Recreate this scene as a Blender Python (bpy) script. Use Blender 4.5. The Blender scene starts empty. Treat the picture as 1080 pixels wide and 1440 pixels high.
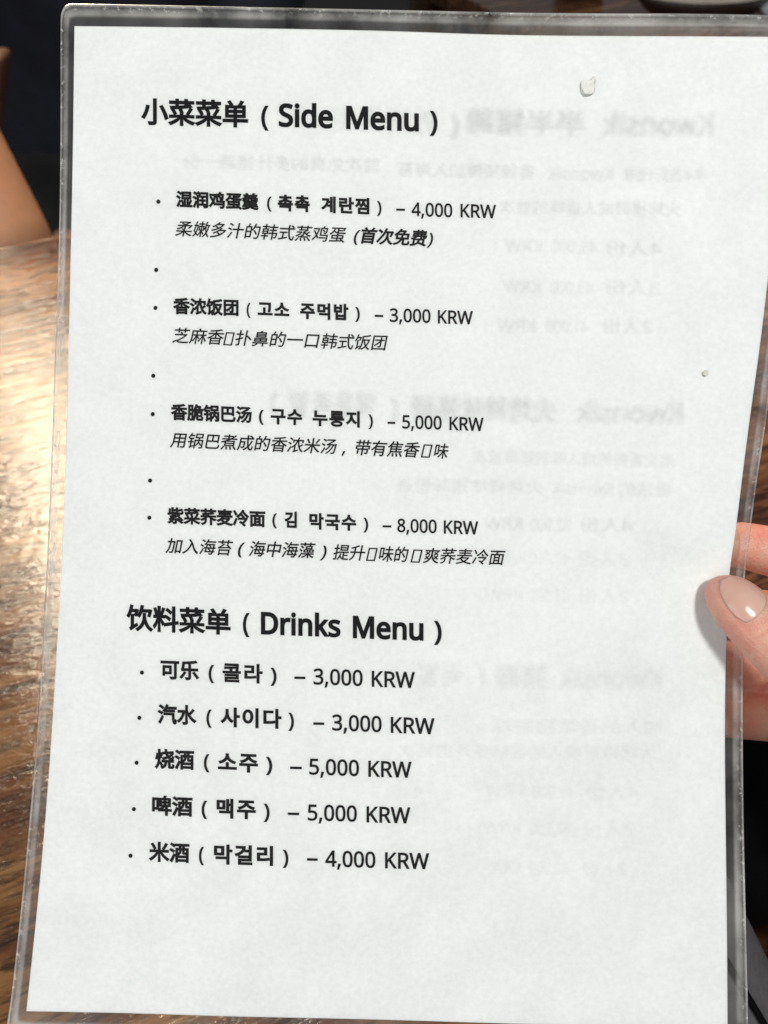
import bpy, bmesh, math, random
from mathutils import Vector, Matrix, noise
from mathutils.geometry import delaunay_2d_cdt

random.seed(7)
SC = bpy.context.scene
COL = SC.collection

# ------------------------------------------------------------------ camera, world, lamps, exposure
PITCH = math.radians(42.0)           # the phone looks this far below the horizon
S = 0.21e-3                          # one unit on the menu sheet = 0.21 mm (the A4 sheet is 1000 units wide)
DIST = 0.30                          # metres from the phone to the menu
TABLE_Z = 0.75
CAM = Vector((0.0, 0.0, TABLE_Z + 0.42))
FWD = Vector((0, math.cos(PITCH), -math.sin(PITCH)))
UP = Vector((0, math.sin(PITCH), math.cos(PITCH)))
RIGHT = Vector((1, 0, 0))

cam = bpy.data.cameras.new('camera')
cam.sensor_fit = 'VERTICAL'
cam.sensor_height = 36.0
cam.lens = 36.0 * (DIST / S) / 1440.0
cam.clip_start = 0.01
cam.clip_end = 100.0
cam.dof.use_dof = True
cam.dof.focus_distance = DIST
cam.dof.aperture_fstop = 19.0
cam_ob = bpy.data.objects.new('camera', cam)
COL.objects.link(cam_ob)
cam_ob.matrix_world = Matrix(((1, 0, 0, CAM.x), (0, UP.y, -FWD.y, CAM.y), (0, UP.z, -FWD.z, CAM.z), (0, 0, 0, 1)))
SC.camera = cam_ob

world = bpy.data.worlds.new('World')
SC.world = world
world.use_nodes = True
world.node_tree.nodes['Background'].inputs['Color'].default_value = (0.93, 0.97, 1.0, 1)
world.node_tree.nodes['Background'].inputs['Strength'].default_value = 0.16


def M(x, y, z=0.0):
    """point on / above the menu sheet (sheet units, y downwards) -> world"""
    return CAM + FWD * (DIST - z * S) + RIGHT * ((x - 540) * S) - UP * ((y - 720) * S)


def ray(x, y):
    return (FWD * DIST + RIGHT * ((x - 540) * S) - UP * ((y - 720) * S)).normalized()


def hit(x, y, h):
    """where the line of sight through that place of the sheet meets the height h"""
    r = ray(x, y)
    return CAM + r * ((h - CAM.z) / r.z)


def along(x, y, d):
    return CAM + ray(x, y) * d


def lamp(name, pos, target, size, power, color, shape='DISK', size_y=None, spread=None):
    l = bpy.data.lights.new(name, 'AREA')
    l.shape = shape
    l.size = size
    if size_y:
        l.size_y = size_y
    if spread:
        l.spread = spread
    l.energy = power
    l.color = color
    o = bpy.data.objects.new(name, l)
    COL.objects.link(o)
    o.location = pos
    o.rotation_euler = (Vector(target) - Vector(pos)).to_track_quat('-Z', 'Y').to_euler()
    return o


MENU_C = M(560, 740)
lamp('ceiling_lamp', MENU_C + Vector((0.36, -0.453, 0.812)).normalized() * 2.0, MENU_C, 0.30, 23.8, (1.0, 0.985, 0.95))
lamp('fill_panel', MENU_C + Vector((-0.58, -0.70, 0.42)).normalized() * 1.6, MENU_C, 1.7, 10.8, (0.96, 0.985, 1.0))  # added soft fill light from the left, not a fixture of the room
_g = hit(135, 775, TABLE_Z)
_r = (_g - CAM).normalized()
_r = Vector((_r.x, _r.y, -_r.z))
lamp('warm_pendant_lamp', _g + _r * 1.25, _g, 0.17, 17.0, (1.0, 0.83, 0.60))

vs = SC.view_settings
vs.view_transform = 'Standard'
vs.look = 'None'
vs.exposure = 0.0
vs.gamma = 1.0
vs.use_curve_mapping = False
SC.cycles.transparent_max_bounces = 48
SC.cycles.max_bounces = 10


# ------------------------------------------------------------------ materials
class NT:
    def __init__(self, name):
        self.m = bpy.data.materials.new(name)
        self.m.use_nodes = True
        self.t = self.m.node_tree
        self.t.nodes.clear()
        self.out = self.t.nodes.new('ShaderNodeOutputMaterial')

    def n(self, typ, **kw):
        nd = self.t.nodes.new(typ)
        for k, v in kw.items():
            if k in ('props',):
                for a, b in v.items():
                    setattr(nd, a, b)
            else:
                self.set(nd, k, v)
        return nd

    def set(self, nd, k, v):
        k = k.replace('_', ' ') if isinstance(k, str) else k
        sock = nd.inputs[k]
        if hasattr(v, 'outputs'):
            self.t.links.new(v.outputs[0], sock)
        elif isinstance(v, bpy.types.NodeSocket):
            self.t.links.new(v, sock)
        else:
            sock.default_value = v

    def ramp(self, fac, stops, interp='LINEAR'):
        r = self.t.nodes.new('ShaderNodeValToRGB')
        r.color_ramp.interpolation = interp
        e = r.color_ramp.elements
        while len(e) < len(stops):
            e.new(0.5)
        for el, (p, c) in zip(e, stops):
            el.position = p
            el.color = c if len(c) == 4 else (*c, 1)
        self.set(r, 'Fac', fac)
        return r

    def coords(self, scale=(1, 1, 1), rot=(0, 0, 0), kind='Object'):
        tc = self.t.nodes.new('ShaderNodeTexCoord')
        mp = self.t.nodes.new('ShaderNodeMapping')
        self.t.links.new(tc.outputs[kind], mp.inputs['Vector'])
        mp.inputs['Scale'].default_value = scale
        mp.inputs['Rotation'].default_value = rot
        return mp

    def noise(self, vec, scale, detail=4, rough=0.55, dist=0.0):
        nd = self.t.nodes.new('ShaderNodeTexNoise')
        self.t.links.new(vec.outputs[0], nd.inputs['Vector'])
        nd.inputs['Scale'].default_value = scale
        nd.inputs['Detail'].default_value = detail
        nd.inputs['Roughness'].default_value = rough
        nd.inputs['Distortion'].default_value = dist
        return nd

    def bump(self, h, strength, dist):
        b = self.t.nodes.new('ShaderNodeBump')
        b.inputs['Strength'].default_value = strength
        b.inputs['Distance'].default_value = dist
        self.set(b, 'Height', h)
        return b

    def end(self, shader):
        self.t.links.new(shader.outputs[0], self.out.inputs['Surface'])
        return self.m


def pbsdf(nt, **kw):
    return nt.n('ShaderNodeBsdfPrincipled', **kw)


def g(v):
    return (v, v, v, 1)


def mat_paper():
    t = NT('paper')
    c = t.coords()
    n1 = t.noise(c, 620, 5, 0.7)
    n2 = t.noise(c, 60, 3, 0.5)
    mx = t.n('ShaderNodeMix', props={'data_type': 'FLOAT'}, Factor=0.35)
    t.set(mx, 2, n1.outputs['Fac'])
    t.set(mx, 3, n2.outputs['Fac'])
    col = t.ramp(mx, [(0.30, (0.778, 0.790, 0.783)), (0.68, (0.893, 0.900, 0.895))])
    n3 = t.noise(c, 900, 4, 0.7)
    p = pbsdf(t, Base_Color=col, Roughness=0.75, Normal=t.bump(n3, 0.35, 0.0003))
    p.inputs['Specular IOR Level'].default_value = 0.25
    return t.end(p)


def mat_ink(name, a, b):
    t = NT(name)
    c = t.coords()
    n = t.noise(c, 1500, 3, 0.6)
    col = t.ramp(n, [(0.35, a), (0.72, b)])
    p = pbsdf(t, Base_Color=col, Roughness=0.8)
    p.inputs['Specular IOR Level'].default_value = 0.05
    return t.end(p)


def mat_ghost(name, fac):
    """grey of the print on the far side that shows through the thin paper"""
    t = NT(name)
    c = t.coords()
    n = t.noise(c, 260, 3, 0.6)
    f = t.ramp(n, [(0.25, g(fac * 0.45)), (0.75, g(fac * 1.35))])
    tr = t.n('ShaderNodeBsdfTransparent')
    d = t.n('ShaderNodeBsdfDiffuse', Color=(0.22, 0.235, 0.24, 1))
    m = t.n('ShaderNodeMixShader', Fac=f)
    t.set(m, 1, tr)
    t.set(m, 2, d)
    return t.end(m)


def mat_film():
    t = NT('clear_film')
    c = t.coords()
    n = t.noise(c, 240, 3, 0.5)
    b = t.bump(n, 0.12, 0.0004)
    tr = t.n('ShaderNodeBsdfTransparent', Color=(0.985, 0.99, 0.985, 1))
    gl = t.n('ShaderNodeBsdfGlossy', Roughness=0.5, Normal=b)
    fr = t.n('ShaderNodeFresnel', IOR=1.2)
    m = t.n('ShaderNodeMixShader', Fac=fr)
    t.set(m, 1, tr)
    t.set(m, 2, gl)
    return t.end(m)


def mat_border():
    """sealed rim of the pouch: milky clear plastic, worn white towards its outer edge (UV x runs from paper to rim)"""
    t = NT('milky_film')
    uv = t.coords(kind='UV')
    sep = t.n('ShaderNodeSeparateXYZ', Vector=uv)
    c = t.coords()
    n1 = t.noise(c, 90, 4, 0.6)
    n2 = t.noise(c, 520, 5, 0.75)
    prof = t.ramp(sep.outputs['X'], [(0.0, g(0.03)), (0.38, g(0.04)), (0.52, g(0.20)), (0.70, g(0.15)), (0.84, g(0.05)), (1.0, g(0.42))])
    n0 = t.noise(c, 22, 3, 0.6)
    wb = t.n('ShaderNodeMix', props={'data_type': 'FLOAT'}, Factor=0.5)
    t.set(wb, 2, n0.outputs['Fac'])
    t.set(wb, 3, n1.outputs['Fac'])
    wob = t.ramp(wb, [(0.36, g(0.08)), (0.64, g(1.9))])
    haze = t.n('ShaderNodeMath', props={'operation': 'MULTIPLY'})
    t.set(haze, 0, prof)
    t.set(haze, 1, wob)
    scr = t.ramp(n2, [(0.56, g(0.0)), (0.64, g(0.9))])
    edge = t.ramp(sep.outputs['X'], [(0.55, g(0.0)), (0.95, g(0.5))])
    sm = t.n('ShaderNodeMath', props={'operation': 'MULTIPLY'})
    t.set(sm, 0, scr)
    t.set(sm, 1, edge)
    tot = t.n('ShaderNodeMath', props={'operation': 'ADD', 'use_clamp': True})
    t.set(tot, 0, haze)
    t.set(tot, 1, sm)
    b = t.bump(n1, 0.5, 0.0006)
    tr = t.n('ShaderNodeBsdfTransparent', Color=(0.93, 0.93, 0.92, 1))
    df = t.n('ShaderNodeBsdfDiffuse', Color=(0.80, 0.79, 0.76, 1))
    m1 = t.n('ShaderNodeMixShader', Fac=tot)
    t.set(m1, 1, tr)
    t.set(m1, 2, df)
    gl = t.n('ShaderNodeBsdfGlossy', Roughness=0.36, Normal=b)
    fr = t.n('ShaderNodeFresnel', IOR=1.22, Normal=b)
    m = t.n('ShaderNodeMixShader', Fac=fr)
    t.set(m, 1, m1)
    t.set(m, 2, gl)
    return t.end(m)


def mat_wood():
    """rough-sawn dark boards under a thin clear varnish; grain along X"""
    t = NT('varnished_wood')
    c1 = t.coords((3.0, 38, 38))
    c2 = t.coords((30, 160, 160))
    c3 = t.coords((130, 480, 480))
    c4 = t.coords()
    n1 = t.noise(c1, 1.0, 5, 0.6, 0.6)
    n2 = t.noise(c2, 1.0, 5, 0.65, 0.4)
    n3 = t.noise(c3, 1.0, 4, 0.6)
    n4 = t.noise(c4, 5, 3, 0.5)
    col = t.ramp(n1, [(0.28, (0.035, 0.013, 0.009)), (0.46, (0.125, 0.050, 0.027)), (0.60, (0.25, 0.125, 0.058)), (0.8, (0.40, 0.24, 0.12))])
    dk = t.ramp(n2, [(0.40, g(0.12)), (0.53, g(1.0))])
    mul = t.n('ShaderNodeMix', props={'data_type': 'RGBA', 'blend_type': 'MULTIPLY'})
    mul.inputs[0].default_value = 0.85
    t.set(mul, 6, col)
    t.set(mul, 7, dk)
    red = t.ramp(n4, [(0.35, (1.0, 0.86, 0.80)), (0.65, (1.0, 1.05, 0.98))])
    mul2 = t.n('ShaderNodeMix', props={'data_type': 'RGBA', 'blend_type': 'MULTIPLY'})
    mul2.inputs[0].default_value = 1.0
    t.set(mul2, 6, mul.outputs[2])
    t.set(mul2, 7, red)
    ht = t.n('ShaderNodeMix', props={'data_type': 'FLOAT'}, Factor=0.45)
    t.set(ht, 2, n2.outputs['Fac'])
    t.set(ht, 3, n3.outputs['Fac'])
    b = t.bump(ht, 0.5, 0.002)
    rg = t.ramp(n2, [(0.3, g(0.23)), (0.7, g(0.09))])
    p = pbsdf(t, Base_Color=mul2.outputs[2], Roughness=rg, Normal=b)
    p.inputs['Specular IOR Level'].default_value = 0.42
    return t.end(p)


def mat_plain(name, col, rough=0.6, var=0.2, scale=40, bump=0.0, sss=0.0, spec=0.5, bdist=0.002):
    t = NT(name)
    c = t.coords()
    n = t.noise(c, scale, 4, 0.6)
    lo = tuple(v * (1 - var) for v in col)
    hi = tuple(min(1, v * (1 + var)) for v in col)
    cr = t.ramp(n, [(0.3, lo), (0.7, hi)])
    p = pbsdf(t, Base_Color=cr, Roughness=rough)
    p.inputs['Specular IOR Level'].default_value = spec
    if bump:
        t.set(p, 'Normal', t.bump(n, bump, bdist))
    if sss:
        p.inputs['Subsurface Weight'].default_value = sss
        p.inputs['Subsurface Radius'].default_value = (1.0, 0.35, 0.2)
        p.inputs['Subsurface Scale'].default_value = 0.004
    return t.end(p)


def mat_skin(name, col, red):
    t = NT(name)
    c = t.coords()
    n1 = t.noise(c, 110, 4, 0.65)
    n2 = t.noise(c, 900, 3, 0.6)
    v = t.n('ShaderNodeTexVoronoi', Vector=c)
    v.inputs['Scale'].default_value = 1500
    cr = t.ramp(n1, [(0.3, col), (0.72, red)])
    hm = t.n('ShaderNodeMix', props={'data_type': 'FLOAT'}, Factor=0.5)
    t.set(hm, 2, n2.outputs['Fac'])
    t.set(hm, 3, v.outputs['Distance'])
    p = pbsdf(t, Base_Color=cr, Roughness=0.46, Normal=t.bump(hm, 0.6, 0.0005))
    p.inputs['Subsurface Weight'].default_value = 0.35
    p.inputs['Subsurface Radius'].default_value = (1.0, 0.32, 0.18)
    p.inputs['Subsurface Scale'].default_value = 0.0055
    return t.end(p)


# ------------------------------------------------------------------ object helpers
def link(name, me, parent=None, mat=None, smooth=True):
    o = bpy.data.objects.new(name, me)
    COL.objects.link(o)
    if parent is not None:
        o.parent = parent
    if mat:
        me.materials.append(mat)
    if smooth:
        for p in me.polygons:
            p.use_smooth = True
    return o


def tag(o, label, cat, group=None, kind=None):
    if label:
        o['label'] = label
        o['category'] = cat
    if group:
        o['group'] = group
    if kind:
        o['kind'] = kind
    return o


def empty(name, loc):
    o = bpy.data.objects.new(name, None)
    o.empty_display_size = 0.02
    COL.objects.link(o)
    o.location = loc
    return o


def mesh(name, verts, faces):
    me = bpy.data.meshes.new(name)
    me.from_pydata([tuple(v) for v in verts], [], faces)
    me.update()
    return me


def loft(sections, caps=True):
    """sections: lists of points, same count each -> verts, faces"""
    n = len(sections[0])
    V = [p for s in sections for p in s]
    F = []
    for i in range(len(sections) - 1):
        for j in range(n):
            F.append((i * n + j, i * n + (j + 1) % n, (i + 1) * n + (j + 1) % n, (i + 1) * n + j))
    if caps:
        F.append(tuple(range(n - 1, -1, -1)))
        F.append(tuple(range((len(sections) - 1) * n, len(sections) * n)))
    return V, F


def ell(c, a, b, ra, rb, n=24, pw=1.0):
    out = []
    for k in range(n):
        th = 2 * math.pi * k / n
        out.append(c + a * (ra * math.cos(th)) + b * (rb * math.sin(th)))
    return out


def bevel_box(name, sx, sy, sz, bev, seg=3, parent=None, mat=None, centre=(0, 0, 0)):
    bm = bmesh.new()
    bmesh.ops.create_cube(bm, size=1.0)
    for v in bm.verts:
        v.co = Vector((v.co.x * sx + centre[0], v.co.y * sy + centre[1], v.co.z * sz + centre[2]))
    bmesh.ops.bevel(bm, geom=bm.edges[:], offset=bev, segments=seg, affect='EDGES', profile=0.5)
    me = bpy.data.meshes.new(name)
    bm.to_mesh(me)
    bm.free()
    return link(name, me, parent, mat)


def finish(o, mods):
    """bake the modifiers of a mesh object into its mesh"""
    for typ, kw in mods:
        md = o.modifiers.new(typ.lower(), typ)
        for k, v in kw.items():
            setattr(md, k, v)
    dg = bpy.context.evaluated_depsgraph_get()
    dg.update()
    me = bpy.data.meshes.new_from_object(o.evaluated_get(dg))
    o.modifiers.clear()
    o.data = me
    for p in me.polygons:
        p.use_smooth = True
    return o


# ------------------------------------------------------------------ floor and tables
def build_floor():
    me = mesh('floor', [(-15, -10, 0), (15, -10, 0), (15, 25, 0), (-15, 25, 0)], [(0, 1, 2, 3)])
    o = link('floor', me, None, mat_plain('floor_tiles', (0.020, 0.017, 0.018), 0.6, 0.3, 3))
    tag(o, None, None, kind='structure')


WOOD = mat_wood()


def plank_top(root, L, W, n, thick, mat):
    """tabletop of n boards, one mesh; local X = grain"""
    bm = bmesh.new()
    bw = W / n
    for i in range(n):
        r = bmesh.ops.create_cube(bm, size=1.0)
        for v in r['verts']:
            v.co = Vector((v.co.x * L, v.co.y * (bw - 0.0012) - (i + 0.5) * bw, v.co.z * thick - thick / 2))
    bmesh.ops.bevel(bm, geom=bm.edges[:], offset=0.0025, segments=2, affect='EDGES', profile=0.5)
    me = bpy.data.meshes.new('tabletop')
    bm.to_mesh(me)
    bm.free()
    return link('tabletop', me, root, mat, smooth=False)


def build_table():
    a = hit(0, 346, TABLE_Z)
    b = hit(80, 331, TABLE_Z)
    d = (b - a).normalized()
    yaw = math.atan2(d.y, d.x)
    t = empty('wooden_table', a + d * 0.42)
    t.rotation_euler = (0, 0, yaw)
    tag(t, 'varnished dark brown wooden table with rough grain and a warm glare, under the menu', 'table')
    plank_top(t, 1.5, 0.86, 1, 0.035, WOOD)
    for sx in (-1, 1):
        for y in (-0.06, -0.80):
            bevel_box('leg', 0.06, 0.06, 0.715, 0.004, 2, t, WOOD, (sx * 0.69, y, -0.035 - 0.3575))
    return t, yaw


def build_far_table(yaw):
    a = hit(760, 22, TABLE_Z)
    t = empty('wooden_table', a + Vector((0.30, 0.55, 0)))
    t.rotation_euler = (0, 0, yaw)
    tag(t, 'brown wooden table further back, carrying the pale oval dish', 'table')
    plank_top(t, 1.1, 0.9, 1, 0.035, WOOD)
    for sx in (-1, 1):
        for y in (-0.06, -0.84):
            bevel_box('leg', 0.06, 0.06, 0.715, 0.004, 2, t, WOOD, (sx * 0.5, y, -0.035 - 0.3575))


def build_far_things():
    # oval dish
    c = hit(985, 20, TABLE_Z)
    k = (c - CAM).dot(FWD) / DIST * S          # metres per sheet unit out there
    d = empty('oval_dish', c)
    d.rotation_euler = (0, 0, 0.10)
    tag(d, 'pale oval dish with a dark rim on the far table', 'dish')
    rx, ry = 95 * k, 62 * k
    prof = [(0.0, 0.004), (0.55, 0.004), (0.70, 0.005), (0.80, 0.012), (0.93, 0.026), (1.0, 0.030), (1.03, 0.028), (1.0, 0.022), (0.88, 0.010), (0.72, 0.0), (0.0, 0.0)]
    N = 48
    sec = [[Vector((rx * max(r, 1e-4) * math.cos(2 * math.pi * j / N), ry * max(r, 1e-4) * math.sin(2 * math.pi * j / N), z)) for j in range(N)] for r, z in prof]
    V, F = loft(sec)
    o = link('bowl', mesh('bowl', V, F), d, mat_plain('dark_stoneware', (0.022, 0.016, 0.015), 0.35, 0.3, 60))
    fl = [(0.0, 0.018), (0.5, 0.019), (0.86, 0.020), (0.90, 0.0165), (0.0, 0.0165)]
    sec = [[Vector((rx * max(r, 1e-4) * math.cos(2 * math.pi * j / N), ry * max(r, 1e-4) * math.sin(2 * math.pi * j / N), z + 0.006)) for j in range(N)] for r, z in fl]
    V, F = loft(sec)
    link('pale_glaze', mesh('pale_glaze', V, F), d, mat_plain('pale_glaze', (0.50, 0.47, 0.40), 0.4, 0.15, 50))
    # paper mat to the right of it
    c2 = hit(1150, 20, TABLE_Z)
    m = bevel_box('paper_mat', 0.22, 0.24, 0.003, 0.0012, 2, None, mat_plain('mat_paper', (0.72, 0.72, 0.72), 0.7, 0.06, 20))
    m.location = c2 + Vector((0.035, 0.02, 0.0016))
    m.rotation_euler = (0, 0, 0.1)
    tag(m, 'white paper mat to the right of the oval dish', 'placemat')
    # black small box
    c3 = hit(822, 8, TABLE_Z)
    b = bevel_box('black_box', 0.055, 0.05, 0.045, 0.004, 3, None, mat_plain('black_plastic', (0.012, 0.012, 0.013), 0.4, 0.2, 40))
    b.location = c3 + Vector((0, 0.05, 0.0228))
    b.rotation_euler = (0, 0, 0.25)
    tag(b, 'small black box on the far table, left of the oval dish', 'box')


# ------------------------------------------------------------------ the guest across the table
def tube(path, n=28):
    """path: (centre, radius_a, radius_b, axis_a) -> closed loft across the path"""
    secs = []
    for i, (c, ra, rb, up) in enumerate(path):
        p0 = path[max(i - 1, 0)][0]
        p1 = path[min(i + 1, len(path) - 1)][0]
        ax = (p1 - p0).normalized()
        a = (up - ax * up.dot(ax)).normalized()
        b = ax.cross(a)
        secs.append(ell(c, a, b, ra, rb, n))
    return loft(secs)


def join(name, parts, parent, mat, vox, smooth, rep=1.0):
    V, F = [], []
    for v, f in parts:
        o = len(V)
        V += v
        F += [tuple(i + o for i in q) for q in f]
    ob = link(name, mesh(name, V, F), parent, None)
    finish(ob, [('REMESH', {'mode': 'VOXEL', 'voxel_size': vox, 'use_smooth_shade': True}),
                ('SMOOTH', {'factor': 0.5, 'iterations': smooth})])
    ob.data.materials.clear()
    ob.data.materials.append(mat)
    return ob


def ball(c, rx, ry, rz, n=20):
    secs = []
    for i in range(n + 1):
        th = math.pi * i / n
        r = max(math.sin(th), 1e-3)
        secs.append([c + Vector((rx * r * math.cos(2 * math.pi * j / 24), ry * r * math.sin(2 * math.pi * j / 24), rz * math.cos(th))) for j in range(24)])
    return loft(secs)


def finger(pts, radii, n=16):
    """tapered finger through its joints, rounded at the tip"""
    path = []
    up = Vector((0, 0, 1))
    P, R = [], []
    for i in range(len(pts) - 1):
        for k in range(4):
            u = k / 4
            P.append(pts[i].lerp(pts[i + 1], u))
            R.append(radii[i] * (1 - u) + radii[i + 1] * u)
    P.append(pts[-1])
    R.append(radii[-1])
    d = (pts[-1] - pts[-2]).normalized()
    for a in (30, 55, 75, 88):
        P.append(pts[-1] + d * (radii[-1] * math.sin(math.radians(a))))
        R.append(radii[-1] * math.cos(math.radians(a)))
    return tube([(p, r, r, up if abs(d.z) < 0.9 else Vector((0, 1, 0))) for p, r in zip(P, R)], n)


def build_guest(table, yaw):
    base = along(190, 60, 1.36)
    bx, by = base.x - 0.10, base.y + 0.10
    g0 = empty('person', (bx, by, 0))
    tag(g0, 'person in dark navy clothes seated across the table, bare forearm on its edge', 'person')
    V3 = Vector
    skin = mat_skin('guest_skin', (0.37, 0.185, 0.10), (0.43, 0.21, 0.115))
    cloth = mat_plain('navy_cloth', (0.008, 0.010, 0.020), 0.85, 0.35, 25, 0.4)
    trou = mat_plain('black_cloth', (0.010, 0.010, 0.011), 0.85, 0.3, 25, 0.3)
    X = V3((1, 0, 0))
    Y = V3((0, 1, 0))
    # bare arm: where the photograph shows it, its underside on the table edge
    L = lambda p: p - V3((bx, by, 0))
    dd = (hit(80, 331, TABLE_Z) - hit(0, 346, TABLE_Z)).normalized()
    reach = (hit(40, 338, TABLE_Z) - CAM).length + 0.085
    el = L(along(14, 352, reach))
    top = L(along(-82, 178, reach + 0.05))
    hand = el - dd * 0.22 + V3((0, 0, 0.0))
    sh = V3((-0.20, 0.0, 1.16))
    parts = []
    body = [(V3((0, 0, 0.50)), 0.17, 0.12, X), (V3((0, 0, 0.62)), 0.16, 0.115, X), (V3((0, 0, 0.85)), 0.16, 0.11, X), (V3((0, 0, 1.05)), 0.18, 0.11, X), (V3((0, 0.0, 1.16)), 0.15, 0.09, X), (V3((0, 0, 1.20)), 0.06, 0.06, X), (V3((0, -0.01, 1.27)), 0.055, 0.055, X)]
    parts.append(tube(body))
    parts.append(ball(V3((0, -0.03, 1.37)), 0.075, 0.095, 0.115))
    parts.append(ball(V3((0, -0.128, 1.36)), 0.014, 0.018, 0.022))
    for s in (-1, 1):
        parts.append(ball(V3((s * 0.077, -0.02, 1.365)), 0.012, 0.022, 0.032))
    parts.append(finger([sh, sh.lerp(top, 0.5), top, el], [0.055, 0.052, 0.048, 0.044]))
    parts.append(finger([el, el.lerp(hand, 0.5) + V3((0, 0, 0.008)), hand], [0.046, 0.038, 0.026]))
    for k in range(5):
        o = V3((0.0, 0.012 * (k - 2), -0.002 * abs(k - 2)))
        dirv = V3((-0.8, 0.25 * (k - 2) * 0.5, -0.12)).normalized()
        ln = (0.045, 0.065, 0.072, 0.066, 0.052)[k]
        parts.append(finger([hand + o, hand + o + dirv * ln * 0.6, hand + o + dirv * ln + V3((0, 0, -0.008))], [0.011, 0.009, 0.0075]))
    rs = V3((0.20, 0.0, 1.16))
    re = V3((0.27, -0.02, 0.86))
    rh = V3((0.12, -0.20, 0.62))
    parts.append(finger([rs, V3((0.26, -0.01, 1.02)), re], [0.055, 0.05, 0.042]))
    parts.append(finger([re, re.lerp(rh, 0.5), rh], [0.042, 0.036, 0.024]))
    for k in range(5):
        o = V3((0.0, 0.011 * (k - 2), 0))
        parts.append(finger([rh + o, rh + o + V3((-0.04, -0.02, -0.012)), rh + o + V3((-0.06, -0.035, -0.03))], [0.011, 0.009, 0.0075]))
    for s in (-1, 1):
        hip, knee, foot = V3((s * 0.09, 0.0, 0.52)), V3((s * 0.13, -0.40, 0.50)), V3((s * 0.13, -0.36, 0.09))
        parts.append(finger([hip, knee], [0.085, 0.058]))
        parts.append(finger([knee, foot], [0.058, 0.04]))
        parts.append(finger([foot, foot + V3((0, -0.12, -0.05)), foot + V3((0, -0.17, -0.055))], [0.042, 0.036, 0.03]))
    join('body', parts, g0, skin, 0.008, 6)
    sp = [tube([(c, ra + 0.018, rb + 0.018, a) for c, ra, rb, a in body[:5]] + [(V3((0, 0, 1.205)), 0.085, 0.08, X)])]
    sp.append(finger([sh, sh.lerp(top, 0.55)], [0.072, 0.066]))
    sp.append(finger([rs, V3((0.26, -0.01, 1.02)), re], [0.072, 0.068, 0.058]))
    sp.append(finger([re, rh - V3((-0.02, 0.0, 0))], [0.055, 0.036]))
    join('shirt', sp, g0, cloth, 0.009, 6)
    tp = []
    for s in (-1, 1):
        hip, knee, foot = V3((s * 0.09, 0.0, 0.52)), V3((s * 0.13, -0.40, 0.50)), V3((s * 0.13, -0.36, 0.12))
        tp.append(finger([hip, knee, foot], [0.10, 0.073, 0.056]))
    tp.append(tube([(V3((0, 0, 0.42)), 0.19, 0.13, X), (V3((0, 0, 0.56)), 0.19, 0.14, X), (V3((0, 0, 0.66)), 0.18, 0.135, X)]))
    join('trousers', tp, g0, trou, 0.01, 6)
    hb = ball(V3((0, 0.0, 1.405)), 0.088, 0.095, 0.105)
    hp = [hb, ball(V3((0, 0.05, 1.34)), 0.075, 0.055, 0.10)]
    join('hair', hp, g0, trou, 0.008, 4)
    # the chair they sit on
    ch = empty('wooden_chair', (bx, by, 0))
    tag(ch, 'dark brown wooden chair whose back post shows at the left of the guest', 'chair')
    dw = mat_plain('dark_chair_wood', (0.075, 0.036, 0.020), 0.45, 0.3, 30)
    bevel_box('seat', 0.46, 0.44, 0.04, 0.008, 3, ch, dw, (0, 0.02, 0.40))
    p = along(-2, 150, 1.14)
    ptop = along(10, 62, 1.14).z
    py = p.y - by
    for x in (p.x - bx - 0.005, 0.21):
        po = bevel_box('back_post', 0.055, 0.04, ptop, 0.008, 3, ch, dw, (x, py, ptop / 2))
        for v in po.data.vertices:
            v.co.x -= (ptop - v.co.z) * (0.36 if x < 0.1 else 0.0)
    for sx in (-1, 1):
        bevel_box('leg', 0.04, 0.04, 0.38, 0.005, 2, ch, dw, (sx * 0.20, 0.17, 0.19))
    x0 = p.x - bx - 0.005
    bevel_box('back_rail', 0.21 - x0 - 0.055, 0.025, 0.09, 0.006, 2, ch, dw, ((x0 + 0.21) / 2, py, 0.62))
    return g0


# ------------------------------------------------------------------ lower right: bag and cushion
def build_lower_right():
    p = M(1190, 1205, -480)
    bg = empty('bag', p)
    tag(bg, 'black cloth bag below the hand, right of the menu', 'bag')
    blk = mat_plain('black_bag_cloth', (0.003, 0.0028, 0.003), 0.9, 0.3, 60, 0.3, 0.0, 0.1)
    V, F = ball(Vector((0, 0, 0)), 0.105, 0.05, 0.078, 40)
    o = link('bag_body', mesh('bag_body', V, F), bg, blk)
    for v in o.data.vertices:
        v.co += v.co.normalized() * 0.006 * noise.noise(v.co * 30)
    e = Vector((0.44, -0.90, 0.0))                       # its upper right edge, seen along the line of sight
    en = Vector((-0.90, -0.44, 0.0))
    q = M(1064 - 150 * 0.90, 1298 + 150 * 0.44, -330)
    cu = empty('cushion', q)
    tag(cu, 'grey cloth cushion with a dark seam, at the lower right corner', 'cushion')
    ex = RIGHT * e.x + UP * e.y
    ey = -(RIGHT * en.x + UP * en.y)
    ez = ex.cross(ey)
    cu.matrix_world = Matrix(((ex.x, ey.x, ez.x, q.x), (ex.y, ey.y, ez.y, q.y), (ex.z, ey.z, ez.z, q.z), (0, 0, 0, 1)))
    w = 2 * 150 * S * 1.23
    bevel_box('cushion_body', 0.20, w, 0.05, 0.018, 6, cu, mat_plain('grey_cloth', (0.085, 0.083, 0.085), 0.9, 0.15, 300, 0.3))
    a, b = Vector((-0.07, w / 2 - 0.024, 0.0255)), Vector((0.07, w / 2 - 0.012, 0.0255))
    V, F = tube([(a.lerp(b, i / 8), 0.0012, 0.0012, Vector((0, 0, 1))) for i in range(9)], 8)
    link('seam', mesh('seam', V, F), cu, blk)


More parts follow.
